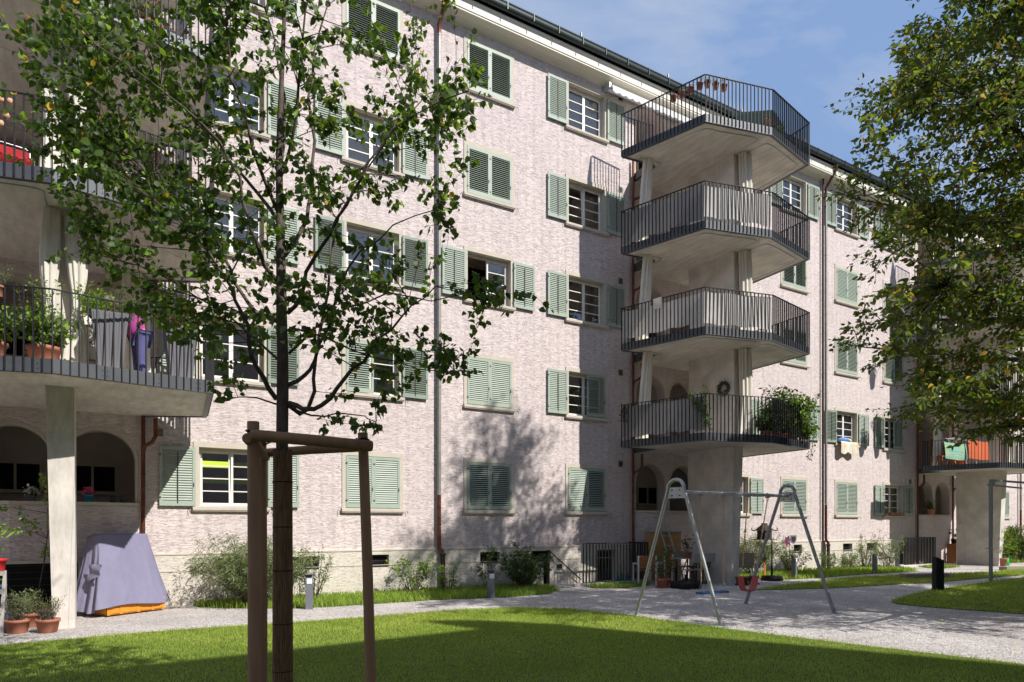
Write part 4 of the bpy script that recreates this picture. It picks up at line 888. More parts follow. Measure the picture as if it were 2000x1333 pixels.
# ------------------------------------------------------------------ the big hornbeam at the right, and its neighbour out of view
def crown_r(z):
    ks = [(2.9,.6),(3.4,2.0),(4.3,3.7),(5.5,4.3),(8.5,4.3),(10,3.7),(12,3.1),(14,2.2),(16.2,.6),(17,.1)]
    for (a,b),(c,d) in zip(ks, ks[1:]):
        if a <= z <= c: return b+(d-b)*(z-a)/(c-a)
    return .1
def big_tree(loc, label, seed, vis=True):
    rg = random.Random(seed); T = tag(empty('hornbeam_tree', loc), label, 'tree')
    q = MB(); tp_ = [Vector((.02*z*math.sin(z*.7), .02*z*math.cos(z*.5), z)) for z in np.linspace(0,16,14)]; q.tube(tp_, [.24*(1-z/17.5)+.01 for z in np.linspace(0,16,14)], 14); q.build('trunk', M['bark2'], T)
    NODES = []; b = MB(); out = []; cams = Vector((0,-DIST,EYE))-Vector(loc); ca = math.atan2(cams.y, cams.x)
    nl = 78
    for i in range(nl):
        z0 = 2.4+12.6*(i/nl)**1.05; a = i*2.39996+rg.uniform(-.3,.3); zt = z0+rg.uniform(.2,1.9)*(1 if z0 > 5 else .5); R = crown_r(min(16,zt))*rg.uniform(.82,1.03)
        if R < .5: continue
        s0 = Vector((.02*z0*math.sin(z0*.7), .02*z0*math.cos(z0*.5), z0)); e_ = Vector((R*math.cos(a), R*math.sin(a), zt))
        r0 = .035+.05*(1-z0/17); pts = curve_pts(s0, e_, sag=.16, bow=.10, n=10, rg=rg)
        b.tube(pts, [max(.006, r0*(1-j/10.5)) for j in range(10)], 7); NODES.extend(pts[4:])
        for t in range(2, 10):
            for sd in (-1, 1):
                p = pts[t]; ang = a+sd*rg.uniform(.5,1.15); l2 = rg.uniform(.6,1.5)*(1.15-t/13)*(R/4.2+.3)
                e2 = p+Vector((math.cos(ang)*l2, math.sin(ang)*l2, rg.uniform(-.35,.45))); sp = curve_pts(p, e2, .12, .12, 6, rg); b.tube(sp, [max(.002,.011*(1-j/6)) for j in range(6)], 4)
                # only twigs on the sides that can be looked at carry the fine leaves
                face = math.cos(math.atan2(p.y, p.x)-ca); dens = (.5 if face > -.15 else .5) if vis else .6
                nn = int(42*dens*l2+8); spray(sp, out, nn, .098 if vis else .16, .16, .05, rg, .42, .30)
                for _ in range(2):
                    k = rg.randint(2,4); dd = Vector((math.cos(ang+rg.uniform(-1,1)), math.sin(ang+rg.uniform(-1,1)), rg.uniform(-.35,.1)))*rg.uniform(.3,.6)
                    s2 = curve_pts(sp[k], sp[k]+dd, .08, .1, 5, rg); b.tube(s2, [.004,.0035,.003,.0022,.0015], 4); spray(s2, out, int(15*dens), .096 if vis else .16, .11, .05, rg, .42, .30)
    if vis:
        sil = [(1830,-120),(1838,0),(1800,28),(1742,60),(1740,110),(1790,128),(1738,150),(1738,178),(1682,165),(1668,205),(1692,250),(1664,275),(1668,318),(1722,300),(1760,330),(1702,345),(1700,380),(1742,395),(1706,430),(1700,470),(1752,480),(1770,500),(1748,512),(1800,530),(1800,565),(1692,570),(1682,605),(1676,628),(1715,640),(1752,650),(1700,680),(1712,702),(1768,690),(1800,720),(1762,752),(1798,790),(1842,770),(1872,790),(1852,850),(1885,862),(1935,835),(2005,828),(2200,830),(2200,-120)]
        allp = [p for p in NODES]; cnt = 0
        while cnt < 560:
            x, y = rg.uniform(1664, 2120), rg.uniform(-110, 862)
            c = False
            for i in range(len(sil)):
                (xa, ya), (xb, yb) = sil[i], sil[(i+1) % len(sil)]
                if (ya > y) != (yb > y) and x < (xb-xa)*(y-ya)/(yb-ya)+xa: c = not c
            if not c: continue
            if (x-1945)**2/48**2+(y-385)**2/30**2 < 1 and rg.random() < .9: continue
            if (x-1900)**2/60**2+(y-540)**2/45**2 < 1 and rg.random() < .55: continue
            d0 = 11.3+rg.gauss(0, .9)+(x-1900)*.001; p = at_depth(x, y, d0)-Vector(loc)
            cnt += 1
            near = min(allp, key=lambda q: (q-p).length + max(0, q.z-p.z)*.6); L_ = (near-p).length
            pts = curve_pts(near, p, .14, .10, 7, rg); b.tube(pts, [max(.002,.009*(1-j/7)) for j in range(7)], 4)
            spray(pts, out, int(14+26*min(1.2, L_)), .098, .10, max(.0,1-.9/max(L_,.9)), rg, .42, .28)
    b.build('branches', M['bark2'], T)
    finish_leaves('leaves', out, [M['leaf_h'], M['leaf_dark'], M['leaf_h2'], M['leaf_yellow']], [.56,.27,.155,.015], T, asp=.62)
    return T
big_tree((14.9,-11.9,0), 'big dense hornbeam reaching in from the right edge with dark drooping leaf sprays', 5)
big_tree((21.2,-16.0,0), 'second hornbeam standing out of frame at the right that shades the play area', 9, False)
HT = [o for o in COL.objects if o.get('category') == 'tree' and o.name.startswith('hornbeam')][-1]
for i, (x, y, a) in enumerate([(28.6,-16.6,5.7),(17,-33,1.0),(25,-31,2.2),(33,-32,3.9),(42,-30,5.1),(50,-27,.4)]):  # unseen copies: first shades the right lawn, others added to cut sky light
    o = copy_tree(HT); o.location = (x,y,0); o.rotation_euler = (0,0,a); o['label'] = 'unseen tall tree added behind the viewer to shade the courtyard, number %s in the row' % ('one','two','three','four','five','six')[i]; o['group'] = 'row of unseen trees added behind the viewer'
# clipped column of the far hedge trees behind the far balcony
# ------------------------------------------------------------------ shrubs and plants
def shrub(name, label, loc, h, spread, stems, size, mats, w, leafn=10, asp=.35, droop=.3, cat='shrub', group=None, seed=0, upright=.8, narrow=False, fine=False, base_r=.12):
    rg = random.Random(seed+101); T = tag(empty(name, loc), label, cat, group); b = MB(); out = []
    for i in range(stems):
        a = rg.uniform(0,6.283); r = spread*rg.uniform(.15,1)**.7; hh = h*rg.uniform(.55,1)*(1-.3*r/spread)
        s0 = Vector((math.cos(a)*base_r*rg.random(), math.sin(a)*base_r*rg.random(), 0)); e_ = Vector((math.cos(a)*r, math.sin(a)*r*.8, hh))
        pts = curve_pts(s0, e_, sag=.25*upright, bow=.10, n=8, rg=rg); b.tube(pts, [max(.002,.009*(1-j/8)) for j in range(8)], 4); spray(pts, out, leafn, size, .05+size*.4, .2, rg, droop, .8)
        for k in range(2 if not fine else 4):
            p = pts[rg.randint(2,6)]; dd = Vector((math.cos(a+rg.uniform(-1,1))*.5, math.sin(a+rg.uniform(-1,1))*.5, rg.uniform(.2,.9)))*rg.uniform(.15,.35)*h*.6
            sp = curve_pts(p, p+dd, .1, .12, 5, rg); b.tube(sp, [.003,.0025,.002,.0016,.001], 4); spray(sp, out, leafn, size, .04+size*.3, .1, rg, droop, .8)
    b.build('stems', M['bark'], T); finish_leaves('leaves', out, [M[m] for m in mats], w, T, asp=asp, narrow=narrow); return T
def sg(px, py): p = on_ground(px, py); return (p.x, min(p.y, -.35), 0)
shrub('willow_shrub', 'wide grey green willow shrub with feathery drooping twigs behind the left timber stake', (2.95,-1.0,0), 1.8, 1.35, 120, .11, ['leaf_willow','leaf_pale','leaf_dark'], [.6,.25,.15], 18, .16, .7, seed=1, narrow=True, fine=True, upright=1.4)
shrub('shrub', 'tall thin twiggy shrub right of the wrapped trunk', (4.35,-.7,0), 1.6, .6, 24, .045, ['leaf','leaf_pale'], [.6,.4], 12, .6, seed=2)
shrub('shrub', 'loose light green shrub by the third basement window', (6.75,-.75,0), 1.3, .68, 26, .06, ['leaf_bright','leaf_pale','leaf'], [.3,.4,.3], 11, .7, seed=3)
shrub('shrub', 'small pale shrub in front of the grey downpipe foot', (7.75,-.65,0), .95, .38, 14, .05, ['leaf_pale','leaf_bright'], [.5,.5], 10, .6, seed=4)
shrub('shrub', 'slim upright shrub left of the dark bushy one', (8.95,-.7,0), 1.5, .42, 13, .05, ['leaf','leaf_pale'], [.6,.4], 12, .7, seed=5)
shrub('shrub', 'full rounded dark shrub beside the black bollard', (9.95,-.95,0), 1.5, .85, 60, .05, ['leaf_dark','leaf','leaf_pale'], [.55,.25,.2], 17, .6, seed=6, fine=True)
shrub('willow_shrub', 'large feathery shrub behind the bird house beyond the swing', (19.3,-.75,0), 1.9, 1.5, 80, .085, ['leaf_willow','leaf_pale','leaf_dark'], [.5,.25,.25], 17, .22, .6, seed=7, narrow=True, fine=True, upright=1.2)
shrub('shrub', 'medium green shrub left of the pinwheel', (21.3,-.8,0), 1.3, .8, 34, .06, ['leaf_pale','leaf'], [.6,.4], 14, .5, seed=8)
for i, (x, h, sp_, lab) in enumerate([(23.6,.9,.4,'low thin shrub left of the double downpipe'),(24.9,.95,.35,'sparse little shrub right of the double downpipe'),(26.1,1.85,.65,'tall dry twiggy shrub left of the grey bollard'),(27.55,1.9,.85,'broad twiggy shrub between the two far bollards')]):
    shrub('shrub', lab, (x,-.75,0), h, sp_, int(20*sp_+18), .055, ['leaf_pale','leaf_willow','leaf_dark'], [.5,.35,.15], 13, .45, seed=20+i, base_r=.25)
for i, (x, y, h, sp_, lab) in enumerate([(36.0,-1.2,1.6,1.0,'dark shaded bush right of the far column'),(38.3,-1.3,2.1,1.3,'large dark bush against the far shaded wall'),(41.2,-1.3,2.0,1.4,'dark bush at the far right end of the wall')]):
    shrub('shrub', lab, (x,y,0), h, sp_, 50, .11, ['leaf_dark','leaf_h'], [.6,.4], 15, .5, seed=30+i, fine=True, base_r=.3)
# ------------------------------------------------------------------ swing
SW_ = tag(empty('playground_swing', (10.7,-7.25,0)), 'galvanised steel A-frame swing standing on the gravel play area', 'swing set')
O_ = Vector((10.7,-7.25,0))
def aframe(f1, f2, apex, nm, m):
    q = MB(); f1, f2, ap = Vector(f1)-O_, Vector(f2)-O_, Vector(apex)-O_
    pts = [f1]; w = (f2-f1).normalized(); r = .13
    l1 = ap+Vector((0,0,-.30))-w*.205; l2 = ap+Vector((0,0,-.30))+w*.205
    pts = [f1, f1.lerp(l1,.5), l1] + [ap+Vector((0,0,-.16))-w*.165*math.cos(t)+Vector((0,0,.16*math.sin(t))) for t in np.linspace(-.1,math.pi+.1,13)] + [l2, l2.lerp(f2,.5), f2]
    q.tube(pts, .034, 12); 
    for f in (f1, f2): q.lathe([(.06,0),(.06,.012),(.036,.014)], f, 12)
    o = q.build(nm, m, SW_); p = MB(); n_ = Vector((w.y,-w.x,0)); p.obox(ap+Vector((0,0,-.24)), w, n_, (0,0,1), .175, .006, .1)
    for a in (-.08,.08):
        for z in (-.19,-.29): p.obox(ap+w*a+Vector((0,0,z)), w, n_, (0,0,1), .016, .012, .011, 1)
    p.build('gusset_plate', [M['galv'], M['black']], o); return ap
a1 = aframe((8.92,-6.42,0),(9.31,-8.15,0),(9.11,-7.28,2.57),'leg_frame',M['galv']); a2 = aframe((12.32,-6.2,0),(12.5,-8.2,0),(12.41,-7.2,2.57),'leg_frame',M['zinc_light'])
q = MB(); bz = Vector((0,0,-.22)); q.tube([a1+bz, a1.lerp(a2,.5)+bz, a2+bz], .034, 12); q.build('crossbeam', M['galv'], SW_)
def beam_pt(px):
    A, B = a1+bz+O_, a2+bz+O_; best = None
    for i in range(401):
        p = A.lerp(B, i/400); d = FW[0]*p.x+FW[1]*(p.y+DIST); r = RT[0]*p.x+RT[1]*(p.y+DIST); u = 1000+r/d*F_PX
        if best is None or abs(u-px) < best[0]: best = (abs(u-px), p)
    return best[1]
for px_ in (1368,1413,1460,1499):
    p = beam_pt(px_)-O_; q = MB(); q.tube([p+Vector((0,0,.045)), p+Vector((0,0,-.06))], .014, 8); q.box(p.x-.03,p.x+.03,p.y-.038,p.y+.038,p.z-.06,p.z-.036); q.tube([p+Vector((0,.02*math.cos(t),-.09+.03*math.sin(t))) for t in np.linspace(0,6.28,10)], .007, 6); q.build('hanger', M['zinc_light'], SW_)
def rope(q, a, b, r=.011):
    a, b = Vector(a), Vector(b); q.tube([a, a.lerp(b,.45), a.lerp(b,.46), a.lerp(b,.5), a.lerp(b,.51), b], [r, r, r*1.8, r*1.8, r, r], 8)
pa, pb_ = beam_pt(1368), beam_pt(1413); zb = .46
sw1 = tag(empty('rope_swing', ((pa.x+pb_.x)/2, pa.y, 0)), 'flat blue swing board on two beige ropes, the left of the two swings', 'swing')
o1 = Vector((sw1.location)); b = MB()
for p in (pa, pb_):
    d = -1 if p is pa else 1; pp = p-o1; rope(b, pp+Vector((0,0,-.1)), Vector((pp.x-d*.02, 0, zb+.22)))
    for e_ in (-.07,.07): b.tube([Vector((pp.x-d*.02,0,zb+.22)), Vector((pp.x-d*.03,e_,zb+.02))], .004, 5, 1)
b.build('rope', [M['rope'], M['galv']], sw1)
hx = abs(pb_.x-pa.x)/2+.01; q = MB(); q.box(-hx,hx,-.09,.09,zb-.018,zb+.014); q.box(-hx-.02,-hx,-.095,.095,zb-.022,zb+.02); q.box(hx,hx+.02,-.095,.095,zb-.022,zb+.02); q.build('seat', M['blue_plastic'], sw1)
pa, pb_ = beam_pt(1460), beam_pt(1499); zb = .60
sw2 = tag(empty('sling_swing', ((pa.x+pb_.x)/2, pa.y, 0)), 'sagging red rubber sling swing seat, the right of the two swings', 'swing')
o1 = Vector(sw2.location); b = MB(); hx = .235
for p in (pa, pb_):
    d = -1 if p is pa else 1; pp = p-o1; e0 = Vector((d*hx*.92+.03, .22, zb+.34)); rope(b, pp+Vector((0,0,-.1)), e0)
    for e_ in (-.08,.08): b.tube([e0, Vector((d*hx+.03,.27+e_,zb+.1))], .004, 5, 1)
b.build('rope', [M['rope'], M['galv']], sw2)
q = MB()
q.grid(lambda u, v: (-hx+.03+2*hx*u, .19+.16*v, zb+.1-.30*(1-(2*u-1)**4)**1.0*(1 if True else 0)), 16, 3)
n = len(q.v); q.grid(lambda u, v: (-hx+.03+2*hx*u, .19+.16*v, zb+.085-.30*(1-(2*u-1)**4)), 16, 3)
q.build('seat', M['pink_seat'], sw2)

# ------------------------------------------------------------------ path lights
def bollard(x, y, h, w, dark, label, rz=0.0, d=.1):
    T = tag(empty('path_light', (x,y,0), rz), label, 'bollard light', 'bollard lights along the path')
    m = M['bollard_dark'] if dark else M['bollard']
    q = MB(); hw = w/2; q.add([(-hw,-d/2,0),(hw,-d/2,0),(hw,d/2,0),(-hw,d/2,0),(-hw,-d/2,h-.10),(hw,-d/2,h-.10),(hw,d/2,h),(-hw,d/2,h)] if not dark else [(-hw,-d/2,0),(hw,-d/2,0),(hw,d/2,0),(-hw,d/2,0),(-hw,-d/2,h),(hw,-d/2,h-.09),(hw,d/2,h-.09),(-hw,d/2,h)], [(3,2,1,0),(4,5,6,7),(0,1,5,4),(1,2,6,5),(2,3,7,6),(3,0,4,7)])
    if not dark: q.box(-hw-.004,hw+.004,-d/2-.02,d/2+.004,h-.004,h+.016)
    q.build('post', m, T)
    if not dark: l = MB(); l.box(-hw+.025,hw-.02,-d/2-.006,-d/2-.001,h-.19,h-.08); l.build('lamp_lens', M['lens'], T)
bollard(3.86,-2.1,.72,.15,False,'grey bollard light in front of the thin shrub at left',-.25)
bollard(8.14,-2.2,.66,.16,False,'grey bollard light at the path before the dark bushy shrub',-.2)
bollard(10.75,-.75,.78,.19,True,'black backed bollard light beside the dark bushy shrub',.5)
bollard(19.5,-2.25,.74,.17,False,'grey bollard light beside the pinwheel beyond the swing',.35,.14)
bollard(24.1,-2.25,.68,.2,False,'grey bollard light between the far twiggy shrubs',.35,.14)
bollard(28.2,-.8,.74,.22,False,'grey bollard light near the far basement door',.5,.16)
bollard(19.15,-6.85,.9,.23,True,'large black backed bollard light on the tip of the right lawn',-.4,.16)

# ------------------------------------------------------------------ clothes frame, timber edgings at the right
T = tag(empty('clothes_dryer', (23.46,-6.25,0)), 'tall galvanised drying frame with flat top bars at the right edge', 'clothes dryer')
q = MB(); q.box(-.04,.04,-.04,.04,0,3.08); q.build('post', M['zinc_light'], T)
q = MB(); q.box(-.04,3.2,-.05,.03,3.082,3.14); q.bar((0,.08,2.98),(3.2,.45,2.98),.05,.05); q.bar((.03,0,2.86),(.26,0,3.08),.03,.03); q.build('top_bar', M['zinc_light'], T)
q = MB(); q.box(3.12,3.2,-.04,.04,0,3.08); q.build('post', M['zinc_light'], T)
q = MB(); q.box(-.9,.9,-.14,.14,0,.16); o = q.build('timber_edging', M['mound']); o.location = (23.2,-4.5,0); o.rotation_euler = (0,0,-.35); tag(o, 'low weathered timber beam in the grass behind the large black bollard', 'timber beam')
q = MB(); q.box(-1.1,1.1,-.16,.16,0,.14); o = q.build('timber_edging', M['mound']); o.location = (30.9,-4.25,0); o.rotation_euler = (0,0,-.3); tag(o, 'low weathered timber beam at the right edge under the drying frame', 'timber beam')

# ------------------------------------------------------------------ pots
def pot_mesh(r, h, m, rim=True, soil=True):
    q = MB(); prof = [(0,0),(r*.74,0),(r*.78,.01),(r*.94,h*.78)] + ([(r*1.03,h*.79),(r*1.05,h),(r*.93,h),(r*.9,h*.86)] if rim else [(r,h),(r*.92,h),(r*.9,h*.86)]) + [(0,h*.86)]
    q.lathe(prof, n=24); return q
def potted(name, label, loc, r, h, m, plant=None, ph=.4, ps=.25, stems=14, size=.05, mats=('leaf',), w=(1,), asp=.5, saucer=False, seed=0, cat='pot', **kw):
    T = tag(empty(name, loc), label, cat); pot_mesh(r, h, m).build('pot', M[m], T)
    if saucer: q = MB(); q.lathe([(0,0),(r*1.05,0),(r*1.15,.03),(r*1.1,.03),(r*.8,.012)], n=24); q.build('saucer', M[m], T)
    if plant is not False:
        rg = random.Random(seed+500); b = MB(); out = []
        for i in range(stems):
            a = rg.uniform(0,6.283); rr = ps*rg.uniform(.15,1); e_ = Vector((math.cos(a)*rr, math.sin(a)*rr, h*.86+ph*rg.uniform(.5,1))); pts = curve_pts((math.cos(a)*r*.4*rg.random(), math.sin(a)*r*.4*rg.random(), h*.85), e_, .15, .15, 7, rg)
            b.tube(pts, [max(.0015,.005*(1-j/7)) for j in range(7)], 4); spray(pts, out, kw.get('ln',12), size, .03+size*.5, .15, rg, kw.get('droop',.2), .8)
        b.build('stems', M['bark'], T)
        finish_leaves('foliage', out, [M[x] for x in mats], list(w), T, asp=asp, narrow=kw.get('narrow',False))
    return T
# left column group
potted('potted_plant','terracotta pot with a grey green lavender bush, left of the three by the near column',(-.99,-2.75,0),.17,.22,'terracotta',ph=.5,ps=.33,stems=34,size=.05,mats=('leaf_willow','leaf_dark'),w=(.7,.3),asp=.25,narrow=True,seed=1,ln=22,cat='potted plant')
potted('potted_plant','terracotta pot with a dry pale twiggy bush in front of the near column',(-.58,-2.92,0),.17,.22,'terracotta',ph=.42,ps=.3,stems=40,size=.03,mats=('leaf_pale','leaf_h2'),w=(.5,.5),asp=.5,seed=2,ln=9,cat='potted plant')
potted('potted_plant','tilted pale clay pot with leafy herbs behind the front terracotta pots',(-.86,-2.05,0),.15,.24,'terracotta',ph=.45,ps=.3,stems=24,size=.05,mats=('leaf_pale','leaf_willow'),w=(.5,.5),asp=.4,seed=3,ln=16,cat='potted plant')
# tomato-like climbing plant
T = tag(empty('climbing_plant', (-.80,-1.75,0)), 'tall staked climbing plant with pale yellow green leaves left of the near column', 'plant'); b = MB(); out = []; rg = random.Random(4)
mainp = [Vector(p) for p in ((0,0,0),(.02,0,.5),(.10,.02,1.0),(.16,0,1.5),(.16,0,1.95),(.20,-.02,2.3))]; b.tube(mainp, [.012,.011,.01,.008,.006,.004], 6)
for s0, e_ in ((4,(-.85,-.1,2.05)),(4,(.25,-.1,2.4)),(3,(.28,-.1,2.0)),(5,(.10,0,2.65)),(3,(-.55,-.1,1.7)),(2,(.22,0,1.4)),(3,(-.2,0,1.9))):
    pts = curve_pts(mainp[s0], e_, .22, .1, 8, rg); b.tube(pts, [max(.002,.006*(1-j/8)) for j in range(8)], 5); spray(pts, out, 40, .075, .06, .3, rg, .6, .5)
b.build('stems', M['bark'], T); finish_leaves('leaves', out, [M['leaf_bright'], M['leaf_pale']], [.6,.4], T, asp=.6)
# stepped plant stand, red pot and blue stool at the far left
T = tag(empty('plant_stand', (-1.19,-2.86,0)), 'stepped whitewashed wooden plant stand cut by the left edge', 'plant stand')
for i, z in enumerate((.14,.42,.70,.98)):
    q = MB(); y = -.26+.16*i
    for t in range(3): q.box(-.55,.02,y+t*.055-.07,y+t*.055-.022,z,z+.02)
    q.box(-.55,.02,y-.085,y-.071,z-.05,z+.022); q.build('shelf', M['grey_wood'], T)
for x in (-.55,.02):
    q = MB(); q.bar((x,-.3,0),(x,.26,1.0),.03,.05,up=(1,0,0)); q.bar((x,.26,0),(x,.26,1.0),.03,.05,up=(1,0,0)); q.build('leg', M['grey_wood'], T)
potted('red_pot','red plastic pot with an upright plant on top of the stepped stand',(-1.27,-2.60,1.0),.13,.2,'red_plastic',ph=.5,ps=.12,stems=6,size=.2,mats=('leaf_bright',),w=(1,),asp=.15,seed=5,ln=3,narrow=True,cat='potted plant')
potted('small_pot','small pot of yellow flowers on the second shelf of the stepped stand',(-1.29,-2.78,.72),.07,.1,'brown_pot',ph=.14,ps=.1,stems=10,size=.03,mats=('leaf_yellow','leaf_bright'),w=(.5,.5),asp=.8,seed=6,ln=8,cat='potted plant')
T = tag(empty('stool', (-1.42,-2.0,0)), 'blue plastic stool behind the plant stand at left', 'stool'); q = MB(); q.box(-.28,.22,-.18,.18,.7,.73); q.build('seat', M['blue_plastic'], T)
for x in (-.25,.19):
    for y in (-.15,.15): q = MB(); q.bar((x,y,.7),(x*1.15,y*1.1,0),.035,.035); q.build('leg', M['blue_plastic'], T)

# ------------------------------------------------------------------ beach basket seat under a lilac cover, against the wall
T = tag(empty('covered_seat', (.60,-.72,0), math.radians(34)), 'hooded garden seat hidden under a lilac cloth cover, its orange wooden base showing', 'covered seat')
q = MB(); hw = .62
q.box(-hw,hw,-.34,.34,.03,.06); 
for y in (-.34,.33): 
    q.box(-hw,hw,y,y+.02,.03,.10); q.box(-hw,hw,y,y+.02,.24,.28)
    for x in (-hw,-.36,0,.32,hw-.06): q.box(x,x+.06,y-.005,y+.025,.03,.28)
    q.box(-hw+.05,hw-.05,y+.006,y+.014,.1,.25)
for x in (-hw,hw-.02): q.box(x,x+.02,-.34,.34,.03,.28)
q.build('base', M['orange_wood'], T)
def cover(u, v):
    a = u*2*math.pi; ca, sa = math.cos(a), math.sin(a); e = 6.0; m = (abs(ca)**e+abs(sa)**e)**(-1/e); x0, y0 = ca*m, sa*m
    t = min(1, v/.12) if v < .12 else 1
    down = max(0, (v-.12)/.88); hx_ = .55+.23*down**1.25; hyf = .13+.34*down**.95; hyb = .28+.20*down
    y = y0*(hyf if y0 < 0 else hyb)+.16-.10*down; x = x0*hx_*(1)
    fold = (.02*math.sin(a*11+1.3+down)+.026*math.sin(a*5+.4+down*1.4)+.016*abs(math.sin(a*9+down*2))+.012*math.sin(a*23+down*3))*down**.8*(.55 if (y0 < -.8 and abs(x0) < .7) else 1.5)
    fold += .022*down**.7*((1-abs(math.sin(a*7+.8+.5*down)))**3) + .03*down*((1-abs(math.sin(a*2+2.2)))**8)*math.sin(down*5)
    fx = 1+fold/hx_; z = 1.56-1.36*down+.03*math.sin(a*3+1)*down - (.05*(y0 > 0) )*(1-down)
    z += .14*max(0, -x0)**3*(-.6)*down*(1 if y0 > -.6 else .4) 
    if v < .12: return (x*t, (y-.16)*t+.16, 1.575-.015*t*t)
    return (x*fx, y*fx+.0, z - .012*(1-math.exp(-down*30)))
q = MB(); q.grid(cover, 120, 50); q.build('cloth_cover', M['lilac'], T)
q = MB(); q.grid(lambda u, v: (-.70-.05*v+.018*math.sin(v*9+u*4), -.30+.34*u, 1.0-.12*u*v-.22*v), 8, 6); q.build('cloth_flap', M['lilac'], T)

# ------------------------------------------------------------------ under the middle balcony
def slat_chair(loc, rz, label):
    T = tag(empty('garden_chair', loc, rz), label, 'chair', 'wood and white metal garden chairs')
    for x in (-.26,.26):
        for y in (-.24,.26): q = MB(); q.box(x-.02,x+.02,y-.02,y+.02,0,.86 if y > 0 else .64); q.build('leg', M['white_metal'], T)
        q = MB(); q.box(x-.02,x+.02,-.218,.238,.60,.64); q.build('armrest', M['white_metal'], T)
    q = MB(); [q.box(-.24,.24,-.22+i*.09,-.14+i*.09,.42,.44) for i in range(5)]; q.build('seat', M['brown_wood'], T)
    q = MB(); [q.box(-.24,.24,.25,.27,.5+i*.075,.565+i*.075) for i in range(5)]; q.build('backrest', M['brown_wood'], T)
    return T
slat_chair((13.72,-1.45,0), math.radians(155), 'slatted wood and white metal chair, left one beside the railing')
slat_chair((14.55,-1.25,0), math.radians(200), 'slatted wood and white metal chair behind the potted palm')
def bench(loc, rz, label, L_=1.15):
    T = tag(empty('garden_bench', loc, rz), label, 'bench', 'folding benches with backrests'); h = L_/2
    q = MB(); q.box(-h,h,-.13,.13,.45,.475); q.build('seat', M['grey_wood'], T); q = MB(); q.box(-h,h,.2,.22,.68,.92); q.build('backrest', M['grey_wood'], T)
    for x in (-h+.16,h-.16):
        q = MB(); q.bar((x,-.11,0),(x,-.09,.45),.03,.03); q.bar((x,.13,0),(x,.1,.45),.03,.03); q.bar((x,.1,.45),(x,.21,.92),.03,.02); q.bar((x,-.11,.03),(x,.13,.03),.025,.025); q.bar((x,-.09,.42),(x-.2*(1 if x > 0 else -1),0,.44),.02,.02); q.build('leg', M['dark_iron'], T)
bench((14.95,-2.35,0), math.radians(190), 'folding bench with backrest, nearer one by the table')
bench((15.55,-1.15,0), math.radians(5), 'folding bench with backrest, farther one against the column')
T = tag(empty('folding_table', (15.35,-1.75,0), math.radians(5)), 'narrow folding table between the two benches under the middle balcony', 'table'); q = MB(); q.box(-.6,.6,-.27,.27,.74,.765); q.build('table_top', M['grey_wood'], T)
for x in (-.45,.45): q = MB(); q.bar((x,-.2,0),(x,-.2,.74),.03,.03); q.bar((x,.2,0),(x,.2,.74),.03,.03); q.bar((x,-.2,.03),(x,.2,.03),.03,.03); q.bar((x,0,.35),(x*.5,0,.72),.02,.02); q.build('leg', M['dark_iron'], T)
T = tag(empty('wooden_cupboard', (15.35,-.45,0)), 'pale plywood cupboard standing against the shaded parapet', 'cupboard'); q = MB(); q.box(-.55,.75,-.12,.12,0,1.5); q.build('body', M['osb'], T); q = MB(); q.box(-.58,.78,-.15,.12,1.503,1.53); q.build('top_board', M['grey_wood'], T)
for x in (-.53,.12): q = MB(); q.box(x,x+.6,-.142,-.122,.04,1.46); q.build('door', M['osb'], T)
T = tag(empty('ladder', (15.35,-.95,0), 0), 'aluminium ladder leaning on the plywood cupboard', 'ladder')
for x in (-.17,.17): q = MB(); q.bar((x+.12,-.2,0),(x-.08,.27,1.55),.025,.06,up=(1,0,0)); q.build('rail', M['alu'], T)
for i in range(5): t = (i+.7)/5.2; q = MB(); q.bar((-.17+.12-.2*t,-.2+.47*t,1.55*t),(.17+.12-.2*t,-.2+.47*t,1.55*t),.03,.025); q.build('rung', M['alu'], T)
potted('potted_palm','terracotta pot with a bushy dark palm in front of the slatted chairs',(13.55,-2.4,0),.20,.26,'terracotta',ph=1.0,ps=.38,stems=16,size=.16,mats=('leaf_dark','leaf'),w=(.7,.3),asp=.22,saucer=True,seed=9,ln=12,narrow=True,droop=.5,cat='potted plant')
q = MB()
for sx in (-1,1):
    for sy in (-1,1): q.lathe([(0,.0),(.20,.0),(.22,.03),(.22,.15),(.19,.19),(.06,.2),(0,.2)], (sx*.15,sy*.13,0), 16)
q.tube([(0,0,.15),(0,0,.38)], .04, 12); o = q.build('parasol_weight', M['rubber']); o.location = (13.95,-2.85,0); tag(o, 'black plastic parasol base beside the potted palm', 'parasol weight')
potted('empty_planter','wide brown plastic planter with saucer at the foot of the middle column',(16.1,-2.98,0),.19,.24,'brown_pot',plant=False,saucer=True,cat='planter')
potted('empty_planter','narrower brown plastic planter right of the wide one by the middle column',(16.62,-2.95,0),.16,.24,'brown_pot',plant=False,saucer=True,cat='planter')
potted('table_plant','small terracotta pot with a leafy seedling on the folding table',(15.2,-1.75,.766),.11,.18,'terracotta',ph=.55,ps=.22,stems=9,size=.07,mats=('leaf_dark','leaf'),w=(.6,.4),asp=.6,seed=11,ln=10,cat='potted plant')
# bottles
for i, x in enumerate((13.35,13.52,13.72)):
    q = MB(); q.lathe([(0,0),(.05,0),(.055,.03),(.055,.2),(.02,.28),(.02,.32),(0,.32)], n=12); o = q.build('bottle', M['green_plastic'] if i == 1 else M['cyan']); o.location = (x,-.7,.0); tag(o, ('left bright blue bottle','middle green bottle','right bright blue bottle')[i]+' on the kerb behind the railing', 'bottle', 'bottles behind the railing')
